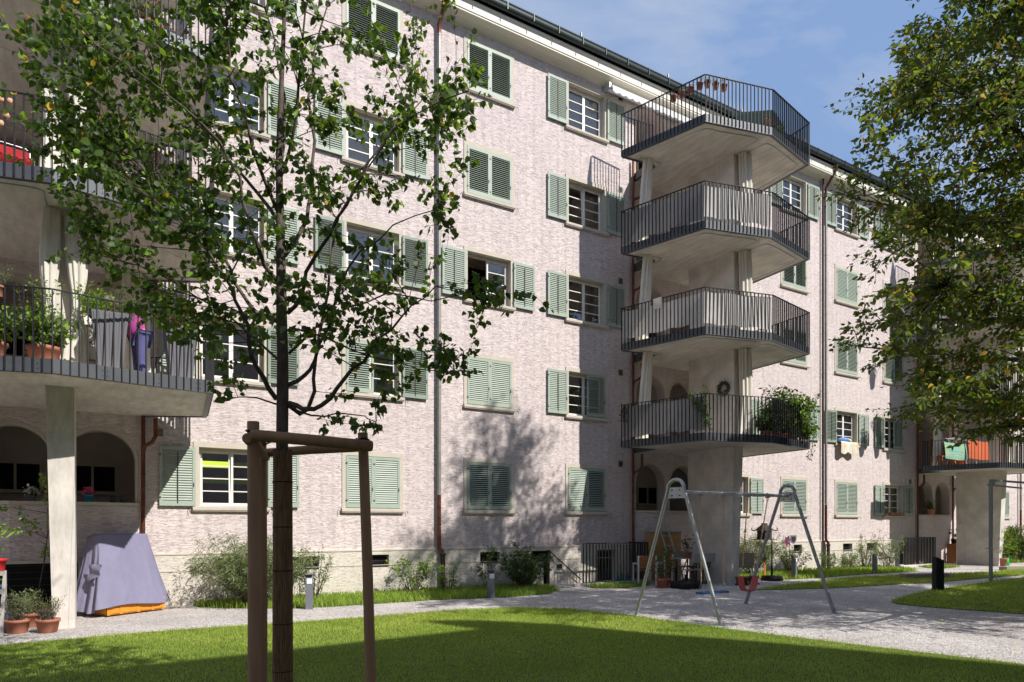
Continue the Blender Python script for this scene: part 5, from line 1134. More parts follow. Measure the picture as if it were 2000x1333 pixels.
# green garden chair behind the column
T = tag(empty('plastic_chair', (17.3,-2.1,0), math.radians(-60)), 'olive green padded garden chair half hidden behind the middle column', 'chair'); q = MB(); q.box(-.24,.24,-.22,.22,.42,.45); q.build('seat', M['grey_wood'], T)
q = MB(); q.box(-.22,.22,-.2,.2,.452,.50); q.build('cushion', M['leaf_willow'], T); q = MB(); q.obox((0,.27,.68), (1,0,0), (0,1,.15), (0,-.15,1), .23, .02, .2); q.build('backrest', M['grey_wood'], T)
for x in (-.2,.2):
    for y in (-.18,.2): q = MB(); q.bar((x,y,.42),(x*1.35,y*1.4,0),.03,.03); q.build('leg', M['white_metal'], T)
# bird house on a pole
T = tag(empty('bird_house', (18.47,-1.9,0)), 'dark ornate bird house with curled eaves on an orange wooden pole', 'bird house'); q = MB(); q.box(-.02,.02,-.02,.02,0,.55,1); q.box(-.018,.018,-.018,.018,.55,1.27,0); q.build('pole', [M['bark'], M['orange_wood']], T)
q = MB(); q.box(-.33,.33,-.24,.24,1.27,1.29); q.build('floor_board', M['bark2'], T); q = MB(); q.box(-.17,.17,-.15,.15,1.29,1.56); q.box(-.05,.05,-.155,-.151,1.34,1.46,1); q.build('house_body', [M['bark2'], M['black']], T)
q = MB(); q.add([(-.26,-.2,1.56),(.26,-.2,1.56),(.26,.2,1.56),(-.26,.2,1.56),(-.1,-.06,1.74),(.1,-.06,1.74),(.1,.06,1.74),(-.1,.06,1.74)], [(3,2,1,0),(0,1,5,4),(1,2,6,5),(2,3,7,6),(3,0,4,7),(4,5,6,7)]); q.box(-.09,.09,-.05,.05,1.741,1.80)
for sx in (-1,1):
    for sy in (-1,1): q.tube([(sx*.25,sy*.19,1.57),(sx*.31,sy*.23,1.57),(sx*.335,sy*.24,1.62),(sx*.31,sy*.23,1.655),(sx*.29,sy*.215,1.64)], [.02,.018,.016,.013,.008], 8)
q.build('curled_roof', M['bark2'], T)
T = tag(empty('parasol_stand', (18.25,-2.35,0)), 'black pole on a black weighted base beside the bird house', 'parasol stand'); q = MB(); q.lathe([(0,0),(.33,0),(.34,.04),(.30,.14),(.08,.16),(0,.16)], n=24); q.build('base', M['rubber'], T); q = MB(); q.tube([(0,0,.15),(0,0,1.28)], [.022,.018], 10); q.tube([(0,0,.15),(0,0,.45)], .035, 10); q.build('pole', M['rubber'], T)
# pinwheel
T = tag(empty('pinwheel', (18.9,-2.5,0)), 'garden pinwheel with blue and red blades and a grey shield tail', 'pinwheel'); q = MB(); q.tube([(0,0,0),(0,0,1.2)], .012, 8); q.build('pole', M['copper'], T)
for i in range(6):
    a = i*math.pi/3+.2; q = MB(); d = Vector((math.cos(a)*.6, -.3*math.cos(a), math.sin(a)))*.72; s_ = Vector((.35,.9,.0)).cross(d)*.07; c = Vector((-.12,-.04,1.24)); q.add([c, c+d*.12+s_, c+d*.26, c+d*.12-s_, c+Vector((.01,.02,0)), c+d*.12+s_+Vector((.02,.04,0)), c+d*.26+Vector((.01,.02,0)), c+d*.12-s_+Vector((.02,.04,0))], [(0,1,2,3),(7,6,5,4),(0,4,5,1),(1,5,6,2),(2,6,7,3),(3,7,4,0)]); q.build('blade', M['blue_plastic' if i % 2 else 'red_plastic'], T)
q = MB(); q.bar((-.12,-.04,1.24),(.3,.1,1.26),.012,.012); q.build('arm', M['dark_iron'], T)
q = MB(); ring = [(-.11,.13),(.11,.13),(.11,-.02),(.07,-.10),(0,-.15),(-.07,-.10),(-.11,-.02)]
d = Vector((.95,-.3,0)).normalized(); nn_ = Vector((.3,.95,0)); c = Vector((.38,.12,1.28)); f_ = [c+d*a+Vector((0,0,z)) for a, z in ring]; k_ = [p+nn_*.012 for p in f_]; q.add(f_+k_, [tuple(range(7))]+[tuple(range(13,6,-1))]+[(i,(i+1)%7+0,(i+1)%7+7,i+7) for i in range(7)]); 
sm = [c+d*a*.66+Vector((0,0,z*.66)) - nn_*.003 for a, z in ring]; q.add(sm, [tuple(range(7))], 1); q.build('shield_tail', [M['planter'], M['dark_iron']], T)

# blue towels hung at the window behind the middle column; bedding on the sill
q = MB(); q.grid(lambda u, v: (17.7+.2*u+.05*v, -.30-.12*u+.03*math.sin(u*14), 3.55-.75*v-.28*v*u), 12, 10); o = q.build('towel', M['blue_towel']); tag(o, 'blue and white towel hanging from the window behind the middle column', 'towel')
q = MB(); q.grid(lambda u, v: (17.55+.25*u, -.25, 2.0-.75*v), 4, 8); o = q.build('red_cloth', M['red_plastic']); tag(o, 'narrow red cloth hanging below the blue towel', 'cloth')
bx = 8.54+P-16.6+0
BX = 5.2+P+3.36
def bedding(x, z):
    q = MB(); q.grid(lambda u, v: (x+.1+1.15*u, (.12-.34*min(1,v*2.2)) - .03*math.sin(u*9), z+.10+.05*math.sin(v*3.1)-(.42*max(0,v-.42)/.58)*(1+.12*math.sin(u*11))), 24, 14); o = q.build('bedding', M['pillow']); tag(o, 'striped pastel duvet hung out over the window sill to air', 'bedding')
    q = MB(); q.grid(lambda u, v: (x+.15+.85*u, -.06-.14*math.cos(v*6.28)*math.sin(u*3.14)**.5, z+.22+.11*math.sin(v*6.28)*math.sin(u*3.14)**.4), 14, 14); o = q.build('pillow', M['pillow_blue']); tag(o, 'blue and yellow pillow lying on the duvet on the sill', 'pillow')
bedding(25.15, 2.07+FH)
# flower box at the far ground floor window
potted('flower_box','small pot of red flowers at the left end of the far ground floor sill',(28.6,-.06,2.14),.09,.11,'terracotta',ph=.22,ps=.18,stems=14,size=.05,mats=('leaf_bright','flower_red','flower_white'),w=(.5,.25,.25),asp=.8,seed=13,ln=8,cat='flower pot')
q = MB(); q.box(28.95,29.85,-.12,-.01,2.165,2.27); tag(q.build('window_box', M['terracotta']), 'long brown window box on the far ground floor sill', 'window box')

# ------------------------------------------------------------------ screens on the railings of the middle stack
def screen(seg, zk, z0, z1, m, label, sag=0.0, t0=0, t1=1, tilt=0, n=1):
    A, B = Vector(OUT[seg]), Vector(OUT[seg+1]); A, B = A+(B-A)*t0, A+(B-A)*t1; d = (B-A).normalized(); nin = Vector((-d.y, d.x)); base = 4.02+zk*FH; L_ = (B-A).length
    def fn(u, v):
        p = A.lerp(B, u) + nin*(.035+.012*math.sin(u*L_*6)+.03*v*math.sin(u*L_*2.3+zk)); return (p.x+n*P, p.y, base+z1+(z0-z1)*v - sag*math.sin(u*math.pi)*(1-v) + .02*math.sin(u*L_*9)*v)
    q = MB(); q.grid(fn, 50, 8); o = q.build('privacy_screen', M[m]); tag(o, label, 'privacy screen', 'fabric screens tied inside the balcony railings')
screen(2,2,.28,1.2,'fabric_grey','thin grey screen on the left face, third floor balcony of the middle stack',.02)
screen(3,2,.32,1.2,'fabric_white','white screen on the front face, third floor balcony of the middle stack',.05)
screen(2,1,.34,1.16,'fabric_white','white sheet on the left face, second floor balcony of the middle stack',.04)
screen(3,1,.30,1.2,'fabric_white','crumpled white sheet on the front face, second floor balcony of the middle stack',.03)
screen(2,0,.30,1.2,'fabric_grey','grey taut screen on the left face, first floor balcony of the middle stack',.02)
screen(2,0,.26,1.2,'fabric_grey','narrow grey screen strip at the front corner, first floor of the middle stack',0,.88,1.0)
q = MB(); q.grid(lambda u, v: (13.60+.06*u+(-.06)*0, -1.95-.28*u, 4.02+FH+1.27-.3*v+.0*u), 6, 6); q.xform(Matrix.Translation((-.03,-.02,0))); tag(q.build('white_cloth', M['fabric_white']), 'small white cloth hung over the second floor rail of the middle stack', 'cloth')
# dark green parasol cloth leaning on the top balcony
T = tag(empty('green_parasol', (16.6,-3.0,4.02+3*FH+.2)), 'folded dark green parasol canopy leaning behind the top floor railing', 'parasol'); q = MB()
q.add([(-.9,.1,.85),(.35,-.35,1.1),(.95,.0,1.42),(1.1,.45,1.25),(1.35,-.05,1.0),(1.35,.1,.05),(.55,-.4,.05),(-.9,0,.7)], [(0,1,7),(0,2,1),(0,3,2),(2,4,1),(1,4,5,6),(2,3,4),(1,6,7)]); q.build('canopy', M['green_cloth'], T)
q = MB(); q.tube([(.98,.1,0),(.96,.1,1.5)], .02, 8); q.build('pole', M['steel'], T)
z3 = 4.02+3*FH
def railpot(seg, t, zk, label, n=1, r=.09, h=.16, out_=-.10, **kw):
    A, B = Vector(OUT[seg]), Vector(OUT[seg+1]); p = A.lerp(B, t); d = (B-A).normalized(); p += Vector((-d.y, d.x))*(-out_)
    return potted('hanging_pot', label, (p.x+n*P, p.y, 4.02+zk*FH+kw.pop('dz', 1.0)), r, h, kw.pop('m','terracotta'), cat='flower pot', **kw)
pos = ('first','second','third','fourth','fifth','sixth','seventh')
for i, (sg_, t) in enumerate(((2,.62),(2,.72),(2,.82),(2,.92),(3,.06),(3,.18),(3,.3))):
    railpot(sg_, t, 3, '%s terracotta pot from the left along the top floor rail corner' % pos[i], ph=.25 if i in (3,6) else .12, ps=.12, stems=8, size=.03, mats=('leaf_pale','leaf_h2'), w=(.6,.4), seed=40+i, ln=8)
def floorpot(x, y, zk, label, n=1, r=.13, h=.22, **kw): return potted('balcony_plant', label, (x+n*P, y, 4.02+zk*FH+.2), r, h, kw.pop('m','terracotta'), cat='potted plant', **kw)
floorpot(.5,-3.5,3,'bright green bush in a pale pot on the top floor of the middle stack',ph=.55,ps=.3,stems=24,size=.05,mats=('leaf_bright','leaf_pale'),w=(.7,.3),seed=50,ln=14,m='grey_wood')
floorpot(-.2,-3.6,3,'reddish little plant on the top floor of the middle stack',ph=.5,ps=.2,stems=14,size=.05,mats=('leaf_h2','flower_red'),w=(.8,.2),seed=51,ln=9)
floorpot(.9,-3.3,2,'round clay pot on the third floor of the middle stack',ph=.15,ps=.12,stems=6,size=.05,mats=('leaf',),w=(1,),seed=52,ln=5)
# the overgrown first-floor corner of the middle stack
for i, (x, y, ph, ps, mt, w_, lab) in enumerate(((.35,-3.45,1.35,.42,('leaf_dark','leaf','flower_white'),(.6,.35,.05),'tall leafy shrub rising highest behind the first floor railing'),(.85,-3.35,.95,.42,('leaf','leaf_bright','flower_pink'),(.6,.34,.06),'bushy plant with small flowers right of the tallest shrub'),(1.25,-3.25,1.1,.42,('leaf_bright','leaf','flower_pink'),(.5,.44,.06),'bright leafy plant near the right corner of the overgrown balcony'),(1.65,-3.05,1.2,.45,('leaf','leaf_bright'),(.6,.4),'sprawling vine at the right corner of the overgrown balcony'),(-.05,-3.5,.5,.3,('leaf_dark','leaf'),(.6,.4),'low fern at the left of the overgrown balcony plants'),(1.3,-2.6,1.0,.4,('leaf_dark','leaf'),(.7,.3),'dark bush behind the overgrown balcony plants'))):
    floorpot(x,y,0,lab,ph=ph,ps=ps,stems=64,size=.09,mats=mt,w=w_,seed=60+i,ln=24,asp=.6,droop=.5)
def trail(pts, n_, label, size=.06, mats=('leaf','leaf_dark'), w=(.6,.4), loc=(0,0,0), spread=.1, name='trailing_vine'):
    T = tag(empty(name, loc), label, 'vine'); b = MB(); out = []; rg = random.Random(len(label)+n_)
    for c in range(4):
        pp = [Vector(p)+Vector((rg.gauss(0,.04),rg.gauss(0,.04),rg.gauss(0,.03))) for p in pts]; b.tube(pp, .003, 4); spray(pp, out, n_//4, size, spread, 0, rg, .8, .7)
    b.build('stems', M['bark'], T); finish_leaves('leaves', out, [M[m] for m in mats], list(w), T, asp=.75)
z0b = 4.02
def V_(x, y, z): return (x+P, y, z)
trail([V_(-2.5,-3.42,z0b+1.5), V_(-2.62,-3.5,z0b+1.2), V_(-2.63,-3.52,z0b+.7), V_(-2.5,-3.5,z0b+.35)], 200, 'green vine trailing down the front corner of the first floor railing')
trail([V_(-2.7,-3.1,z0b+1.4), V_(-2.68,-3.2,z0b+1.0), V_(-2.62,-3.4,z0b+.8)], 110, 'short vine left of the corner vine on the first floor railing')
trail([V_(-3.28,-.95,z0b+1.25), V_(-3.33,-1.0,z0b+1.0), V_(-3.31,-1.0,z0b+.8)], 70, 'small vine clinging to the left end post of the first floor railing')
trail([V_(1.5,-3.75,z0b+.9), V_(1.6,-3.8,z0b+.3), V_(1.62,-3.78,z0b-.1), V_(1.6,-3.75,z0b-.35)], 60, 'thin vine hanging below the right corner of the first floor balcony')
trail([V_(1.8,-3.5,z0b+1.1), V_(2.2,-3.45,z0b+1.5), V_(2.45,-3.4,z0b+1.75)], 50, 'vine shoot reaching out right past the downpipe')
trail([V_(1.2,-3.7,z0b+1.1), V_(1.3,-3.78,z0b+.8), V_(1.5,-3.75,z0b+.5), V_(1.9,-3.5,z0b+.6)], 460, 'leafy vine spilling over the right half of the first floor railing', mats=('leaf_bright','leaf','leaf_dark'), w=(.3,.45,.25), spread=.24, size=.08)
trail([V_(.2,-3.9,z0b+1.3), V_(.9,-3.8,z0b+1.45), V_(1.4,-3.7,z0b+1.35), V_(1.85,-3.6,z0b+1.2)], 420, 'dense climber along the top rail at the right half of the first floor balcony', mats=('leaf_dark','leaf','leaf_bright'), w=(.4,.4,.2), spread=.26, size=.08)
# wreath on the column
T = MB(); out = []; rg = random.Random(5); c0 = Vector((16.6-.64,-2.45,z0b+1.75))
T = tag(empty('wreath', c0), 'dark green wreath with yellow flowers on the middle column, first floor', 'wreath'); b = MB(); ringp = [Vector((-.03,.17*math.cos(t),.17*math.sin(t))) for t in np.linspace(0,6.283,25)]; b.tube(ringp, .04, 8); b.build('ring', M['bark'], T)
for t in np.linspace(0,6.28,120): out.append((Vector((-.05+rg.uniform(-.03,.03),.17*math.cos(t)+rg.gauss(0,.03),.17*math.sin(t)+rg.gauss(0,.03))), Vector((-1,rg.gauss(0,1),rg.gauss(0,1))).normalized(), .07))
finish_leaves('leaves', out, [M['leaf_dark'], M['leaf_yellow']], [.93,.07], T, asp=.5)

# ------------------------------------------------------------------ near left balconies
zb0 = 4.02+.2
def lp(px, py, Y): return on_y(px, py, Y)
potted('balcony_plant','big clay planter of round nasturtium leaves behind the near left railing',(-.60,-3.55,zb0),.23,.26,'terracotta',ph=.60,ps=.46,stems=60,size=.085,mats=('leaf_pale','leaf_bright','leaf_willow'),w=(.5,.25,.25),asp=1.05,seed=70,ln=13,cat='potted plant')
potted('balcony_plant','second nasturtium planter cut by the left edge',(-1.25,-3.55,zb0),.2,.25,'terracotta',ph=.6,ps=.4,stems=26,size=.085,mats=('leaf_pale','leaf_bright'),w=(.6,.4),asp=1.05,seed=71,ln=11,cat='potted plant')
potted('balcony_plant','bushy rose with a white bloom rising above the near left rail',(-.68,-3.3,zb0),.17,.22,'terracotta',ph=1.25,ps=.36,stems=30,size=.05,mats=('leaf','leaf_bright','flower_white'),w=(.55,.42,.03),asp=.6,seed=72,ln=20,cat='potted plant')
potted('hanging_pot','terracotta pot with rosemary on the rail at the left edge',(-1.16,-3.82,zb0+.86),.10,.17,'terracotta',ph=.35,ps=.22,stems=22,size=.04,mats=('leaf_willow','leaf_dark'),w=(.5,.5),asp=.2,seed=73,ln=24,narrow=True,cat='potted plant')
def tall_planter(x, y, label, h=.95, a=.26, b_=.17):
    q = MB(); q.add([(-b_,-b_,0),(b_,-b_,0),(b_,b_,0),(-b_,b_,0),(-a,-a,h),(a,-a,h),(a,a,h),(-a,a,h),(-a+.02,-a+.02,h),(a-.02,-a+.02,h),(a-.02,a-.02,h),(-a+.02,a-.02,h),(-a+.03,-a+.03,h-.06),(a-.03,-a+.03,h-.06),(a-.03,a-.03,h-.06),(-a+.03,a-.03,h-.06)], [(3,2,1,0),(0,1,5,4),(1,2,6,5),(2,3,7,6),(3,0,4,7),(4,5,9,8),(5,6,10,9),(6,7,11,10),(7,4,8,11),(8,9,13,12),(9,10,14,13),(10,11,15,14),(11,8,12,15),(12,13,14,15)])
    for i in range(-3,4):
        t = i/3.5; q.bar((b_*t,-b_-.004,.02),(a*t,-a-.004,h-.02),.02,.008,up=(0,1,0))
    o = q.build('tall_planter', M['planter']); o.location = (x,y,zb0); tag(o, label, 'planter', 'tall grey tapered planters')
tall_planter(.28,-3.35,'tall grey ribbed planter with green shrubs left of the person')
tall_planter(1.35,-3.1,'tall grey ribbed planter at the right end of the near left balcony')
def planter_plant(x, y, label, seed, mats, w, ph, ps, size, asp, name='planter_shrub', narrow=False, ln=24, stems=44):
    T = tag(empty(name, (x,y,zb0+.88)), label, 'plant'); rg = random.Random(seed); b = MB(); out = []
    for i in range(stems):
        a = rg.uniform(0,6.283); rr = ps*rg.random()**.6; pts = curve_pts((0.1*math.cos(a),.1*math.sin(a),0),(rr*math.cos(a),rr*math.sin(a),ph*rg.uniform(.45,1)*(1-.3*rr/ps)), .1, .12, 7, rg); b.tube(pts, .003, 4); spray(pts, out, ln, size, .05, .1, rg, .2, .8)
    b.build('stems', M['bark'], T); finish_leaves('leaves', out, [M[m] for m in mats], w, T, asp=asp, narrow=narrow)
planter_plant(.10,-3.3,'bright green leafy shrub in the left tall planter',81,('leaf_bright','leaf'),[.75,.25],.68,.32,.05,.5)
planter_plant(.48,-3.35,'grey green rosemary bush beside the bright shrub in the left tall planter',82,('leaf_willow','leaf','leaf_dark'),[.5,.3,.2],.72,.26,.045,.2,narrow=True,ln=40)
planter_plant(1.3,-3.15,'red and pink geraniums in the right tall planter',83,('leaf','flower_red','flower_pink'),[.66,.24,.1],.4,.3,.06,.8,ln=9,stems=26)
T = tag(empty('white_cabinet', (.02,-2.55,zb0)), 'white plastic shelf cabinet behind the near left railing', 'cabinet'); q = MB(); q.box(-.2,.2,-.15,.15,0,1.1); q.build('body', M['white'], T)
for z in (.3,.6,.88): q = MB(); q.box(-.18,.18,-.17,-.153,z,z+.03); q.build('handle', M['zinc'], T)
# dark planting seen through the rails further left
for k_, (zz, lab) in enumerate(((2*FH,'potted trailing plant at the corner, third floor of the near left stack'),)):
    potted('balcony_plant',lab,(.9,-3.4,zb0+zz),.15,.22,'terracotta',ph=.6,ps=.3,stems=20,size=.06,mats=('leaf','flower_pink'),w=(.85,.15),seed=90,ln=12,cat='potted plant')
# second floor, near left
z2 = zb0+FH
T = tag(empty('red_chair', (-1.0,-3.25,z2), math.radians(10)), 'red string chair with steel tube frame behind the railing at the left edge', 'chair'); T.scale = (.9,.9,.68); q = MB()
q.tube([(-.26,.2,0),(-.26,.22,.45),(-.26,.3,.92),(-.2,.31,1.0),(.2,.31,1.0),(.26,.3,.92),(.26,.22,.45),(.26,.2,0)], .013, 8); q.tube([(-.26,-.22,0),(-.26,-.22,.45),(-.26,.22,.45)], .013, 8); q.tube([(.26,-.22,0),(.26,-.22,.45),(.26,.22,.45)], .013, 8); q.build('frame', M['galv'], T)
q = MB(); [q.tube([(-.255,.225+.08*(i/18),.5+.42*i/18),(.255,.225+.08*(i/18),.5+.42*i/18)], .009, 6) for i in range(19)]; q.build('backrest', M['red_plastic'], T); q = MB(); [q.tube([(-.255,-.2+.4*i/16,.455),(.255,-.2+.4*i/16,.455)], .009, 6) for i in range(17)]; q.build('seat', M['red_plastic'], T)
for i, (px_, py_) in enumerate(((2,242),(12,226),(20,199),(2,195))):
    p = on_y(px_, py_, -3.86); q = MB(); q.lathe([(0,-.05),(.03,-.04),(.048,0),(.03,.04),(0,.05)], n=12); o = q.build('paper_lantern', M['lantern']); o.location = p; tag(o, 'small beige ball lantern on the left rail, %s' % ('lowest','second lowest','topmost large','upper left')[i], 'lantern', 'ball lanterns on the second floor rail')
potted('balcony_plant','small potted plants behind the second floor railing, left of the right corner',(.35,-3.3,z2),.14,.2,'terracotta',ph=.4,ps=.25,stems=18,size=.05,mats=('leaf_bright','leaf'),w=(.5,.5),seed=91,ln=10,cat='potted plant')
potted('balcony_plant','pale pot with strap leaves at the right corner, second floor of the near left stack',(1.3,-3.2,z2),.14,.25,'grey_wood',ph=.5,ps=.3,stems=16,size=.14,mats=('leaf_pale','leaf_willow'),w=(.5,.5),asp=.15,seed=92,ln=5,narrow=True,cat='potted plant')
T = tag(empty('white_table', (.6,-2.6,z2)), 'small white bistro table behind the second floor railing of the near left stack', 'table'); q = MB(); q.lathe([(0,.7),(.3,.7),(.3,.72),(0,.72)], n=24); q.build('table_top', M['white_metal'], T)
for a in (0,2.1,4.2): q = MB(); q.bar((0,0,.7),(.28*math.cos(a),.28*math.sin(a),0),.02,.02); q.build('leg', M['white_metal'], T)
# loggia sill pots, near left
for i, (x, nm, r, h, m, mt, w_, lab) in enumerate(((-.98,'flower_box',.09,.12,'planter',('flower_white','leaf_dark'),(.6,.4),'grey pot of cream flowers on the parapet left of the near column'),(-.62,'flower_box',.09,.11,'grey_wood',('flower_pink','leaf_dark'),(.35,.65),'pale trough with a few pink flowers on the parapet, close left of the near column'),(-.02,'flower_pot',.085,.15,'cyan',('flower_pink','flower_red'),(.75,.25),'cyan pot of pink flowers on the parapet right of the near column'))):
    potted(nm, lab, (x,-.12,2.2), r, h, m, ph=.16, ps=.15, stems=22, size=.055, mats=mt, w=w_, asp=.9, seed=95+i, ln=6, cat='flower pot')
T = tag(empty('cat_figures', (.50,-.08,2.2)), 'dark pair of small cat ornaments at the right end of the near parapet', 'ornament')
for x in (-.09,.09): q = MB(); q.lathe([(0,0),(.055,0),(.065,.03),(.045,.08),(.03,.10),(.045,.125),(.04,.15),(0,.165)], (x,0,0), 12); q.bar((x-.02,0,.15),(x-.028,0,.185),.012,.012); q.bar((x+.02,0,.15),(x+.028,0,.185),.012,.012); q.build('figure', M['dark_iron'], T)

# ------------------------------------------------------------------ person bending on the near left balcony
def person(loc, rz, label):
    T = tag(empty('person', loc, rz), label, 'person'); T.scale = (.93,.93,.93)
    def skin(name, verts, edges, radii, m, sub=2, root=0):
        me = bpy.data.meshes.new(name); me.from_pydata([Vector(v) for v in verts], edges, []); me.materials.append(m); o = bpy.data.objects.new(name, me); COL.objects.link(o); o.parent = T
        md = o.modifiers.new('skin', 'SKIN'); md.use_smooth_shade = True; sv = me.skin_vertices[0].data
        for i, r in enumerate(radii): sv[i].radius = r if isinstance(r, tuple) else (r, r)
        sv[root].use_root = True; o.modifiers.new('sub', 'SUBSURF').levels = sub; o.modifiers['sub'].render_levels = sub; return o
    # facing -x (to the left), bent forward at the hip, hands on the planter
    V = [(0,0,.90),(-.09,0,1.06),(-.22,0,1.22),(-.34,0,1.33),(-.41,0,1.37),(-.47,0,1.38),(-.55,0,1.37),(-.60,0,1.34),
         (0,.10,.86),(.02,.11,.48),(.04,.11,.09),(-.10,.11,.04),(0,-.10,.86),(-.04,-.11,.48),(.02,-.11,.09),(-.12,-.11,.04),
         (-.34,.17,1.30),(-.40,.22,1.05),(-.58,.18,.92),(-.66,.15,.90),(-.34,-.17,1.30),(-.38,-.23,1.04),(-.55,-.20,.88),(-.63,-.18,.86)]
    E = [(0,1),(1,2),(2,3),(3,4),(4,5),(5,6),(6,7),(0,8),(8,9),(9,10),(10,11),(0,12),(12,13),(13,14),(14,15),(3,16),(16,17),(17,18),(18,19),(3,20),(20,21),(21,22),(22,23)]
    R = [(.13,.16),(.12,.15),(.13,.17),(.11,.14),.06,.055,.095,.075,.10,.065,.045,.05,.10,.065,.045,.05,.06,.045,.034,.028,.06,.045,.034,.028]
    body = skin('body', V, E, R, M['skin'])
    for sgn, w in ((1,(-.68,.15,.90)),(-1,(-.65,-.18,.86))):
        for i in range(5):
            a = (i-2)*.018; b0 = Vector(w)+Vector((0,a,0)); L_ = (.055,.07,.078,.072,.058)[i] if i else .05
            dd = Vector((-1,a*4,-.35)).normalized() if i else Vector((-.4,-sgn*.8,-.3)).normalized()
            skin('hand_finger', [b0+Vector((.03,0,0)), b0, b0+dd*L_*.5, b0+dd*L_+Vector((0,0,-.02))], [(0,1),(1,2),(2,3)], [.011,.010,.009,.007], M['skin'], 1)
    Vs = [(.02,0,.80),(-.09,0,1.04),(-.22,0,1.22),(-.34,0,1.33),(-.40,0,1.365),(-.34,.17,1.30),(-.40,.225,1.06),(-.46,.215,1.0),(-.34,-.17,1.30),(-.38,-.235,1.05),(-.44,-.225,.98)]
    skin('shirt', Vs, [(0,1),(1,2),(2,3),(3,4),(3,5),(5,6),(6,7),(3,8),(8,9),(9,10)], [(.175,.195),(.175,.19),(.18,.205),(.15,.17),.08,.09,.078,.072,.09,.078,.072], M['purple'])
    Vt = [(.01,0,.90),(.0,.10,.84),(.02,.11,.48),(.04,.11,.10),(.0,-.10,.84),(-.04,-.11,.48),(.02,-.11,.10)]
    skin('trousers', Vt, [(0,1),(1,2),(2,3),(0,4),(4,5),(5,6)], [(.155,.165),.125,.09,.075,.125,.09,.075], M['blue_trouser'])
    q = MB(); q.grid(lambda u, v: (-.555+.105*math.cos(u*6.283)*math.sin(.1+v*1.5), .098*math.sin(u*6.283)*math.sin(.1+v*1.5), 1.375+.115*math.cos(.1+v*1.5)), 24, 10); q.build('hair', M['hair'], T)
    q = MB()
    for s_ in (-1,1): q.lathe([(0,-.012),(.011,0),(0,.012)], (-.655,s_*.032,1.35), 8)
    q.build('eyes', M['black'], T)
    q = MB(); q.tube([(-.655,0,1.345),(-.675,0,1.32),(-.66,0,1.31)], [.01,.014,.011], 8); q.build('nose', M['skin'], T)
    for x, s_ in ((-.06,.11),(-.08,-.11)): q = MB(); q.lathe([(0,0),(.05,0),(.052,.03),(.04,.07),(0,.08)], n=14); q.v = [(a*1.9+x, b+s_, c) for a, b, c in q.v]; q.build('shoe', M['bark2'], T)
    return T
person((.74,-2.75,zb0), math.radians(25), 'person in a magenta shirt and blue trousers bending over plants on the balcony')

# ------------------------------------------------------------------ far right stack
n2 = 2
def towel(seg, zk, t0, t1, drop, m, label, n=2, out_=.03):
    A, B = Vector(OUT[seg]), Vector(OUT[seg+1]); d = (B-A).normalized(); no = Vector((d.y,-d.x)); P0, P1 = A.lerp(B,t0), A.lerp(B,t1)
    q = MB(); q.grid(lambda u, v: (lambda p, s: (p.x+n*P, p.y, 4.02+zk*FH+1.28-abs(s)*drop*(1 if s < 0 else .5)))(P0.lerp(P1,u)+no*(.03*math.tanh(-(v*2-1)*6)+.01*math.sin(u*9)), (v*2-1)), 14, 16)
    tag(q.build('towel', M[m]), label, 'towel', 'towels on the far balcony')
def rack_towel(x, y, w_, z, h, m, label):
    q = MB(); q.grid(lambda u, v: (x+w_*u, y-.05-.06*math.sin(v*2)+.02*math.sin(u*12), z-h*v-.03*math.sin(u*3.1)), 14, 10); tag(q.build('towel', M[m]), label, 'towel')
Xf = 2*P; zf = 4.02+.2
def far(px_, py_, Y): return on_y(px_, py_, Y)
a = far(1841,863,-2.3); b_ = far(1883,863,-2.3); rack_towel(a.x, -2.3, b_.x-a.x, a.z, .66, 'teal', 'turquoise and yellow striped towel on the drying rack, far balcony')
a = far(1887,858,-2.3); b_ = far(1926,858,-2.3); rack_towel(a.x, -2.3, b_.x-a.x, a.z, .78, 'orange', 'orange towel right of the turquoise one, far balcony')
T = tag(empty('drying_rack', (a.x, -2.3, zf)), 'white drying rack carrying the towels on the far balcony', 'drying rack')
hz = a.z-zf-.02; q = MB()
for y in (-.02,.1,.22): q.tube([(-1.2,y,hz-.01),(.9,y,hz-.01)], .008, 6)
q.build('top_rails', M['white_metal'], T)
for x in (-1.0,-.1,.75): q = MB(); q.tube([(x,-.02,hz),(x+.1,.3,0)], .01, 6); q.tube([(x,.22,hz),(x-.05,-.1,0)], .01, 6); q.build('leg', M['white_metal'], T)
a = far(1828,870,-1.2); T = tag(empty('wooden_bench', (a.x, -1.2, zf)), 'brown wooden slatted bench behind the towels on the far balcony', 'bench')
q = MB(); [q.box(-.1,1.3,.2,.22,.45+i*.11,.53+i*.11) for i in range(7)]; q.build('backrest', M['brown_wood'], T); q = MB(); q.box(-.1,1.3,-.3,.18,.4,.44); q.build('seat', M['brown_wood'], T)
for x in (-.1,1.25): q = MB(); q.box(x,x+.05,-.3,.2,0,.4); q.build('leg', M['brown_wood'], T)
q = MB(); q.grid(lambda u, v: (a.x+.1+1.0*u, -1.02-.2*v, zf+1.25+.1*math.sin(u*3.1)-.35*v*(1-.3*math.sin(u*6))), 12, 6); tag(q.build('throw', M['fabric_white']), 'off-white throw over the back of the wooden bench', 'throw')
q = MB(); q.box(-.3,.3,-.2,.2,0,.42); o = q.build('orange_crate', M['orange']); o.location = (a.x+.4, -1.9, zf); tag(o, 'orange storage box under the towels on the far balcony', 'box')
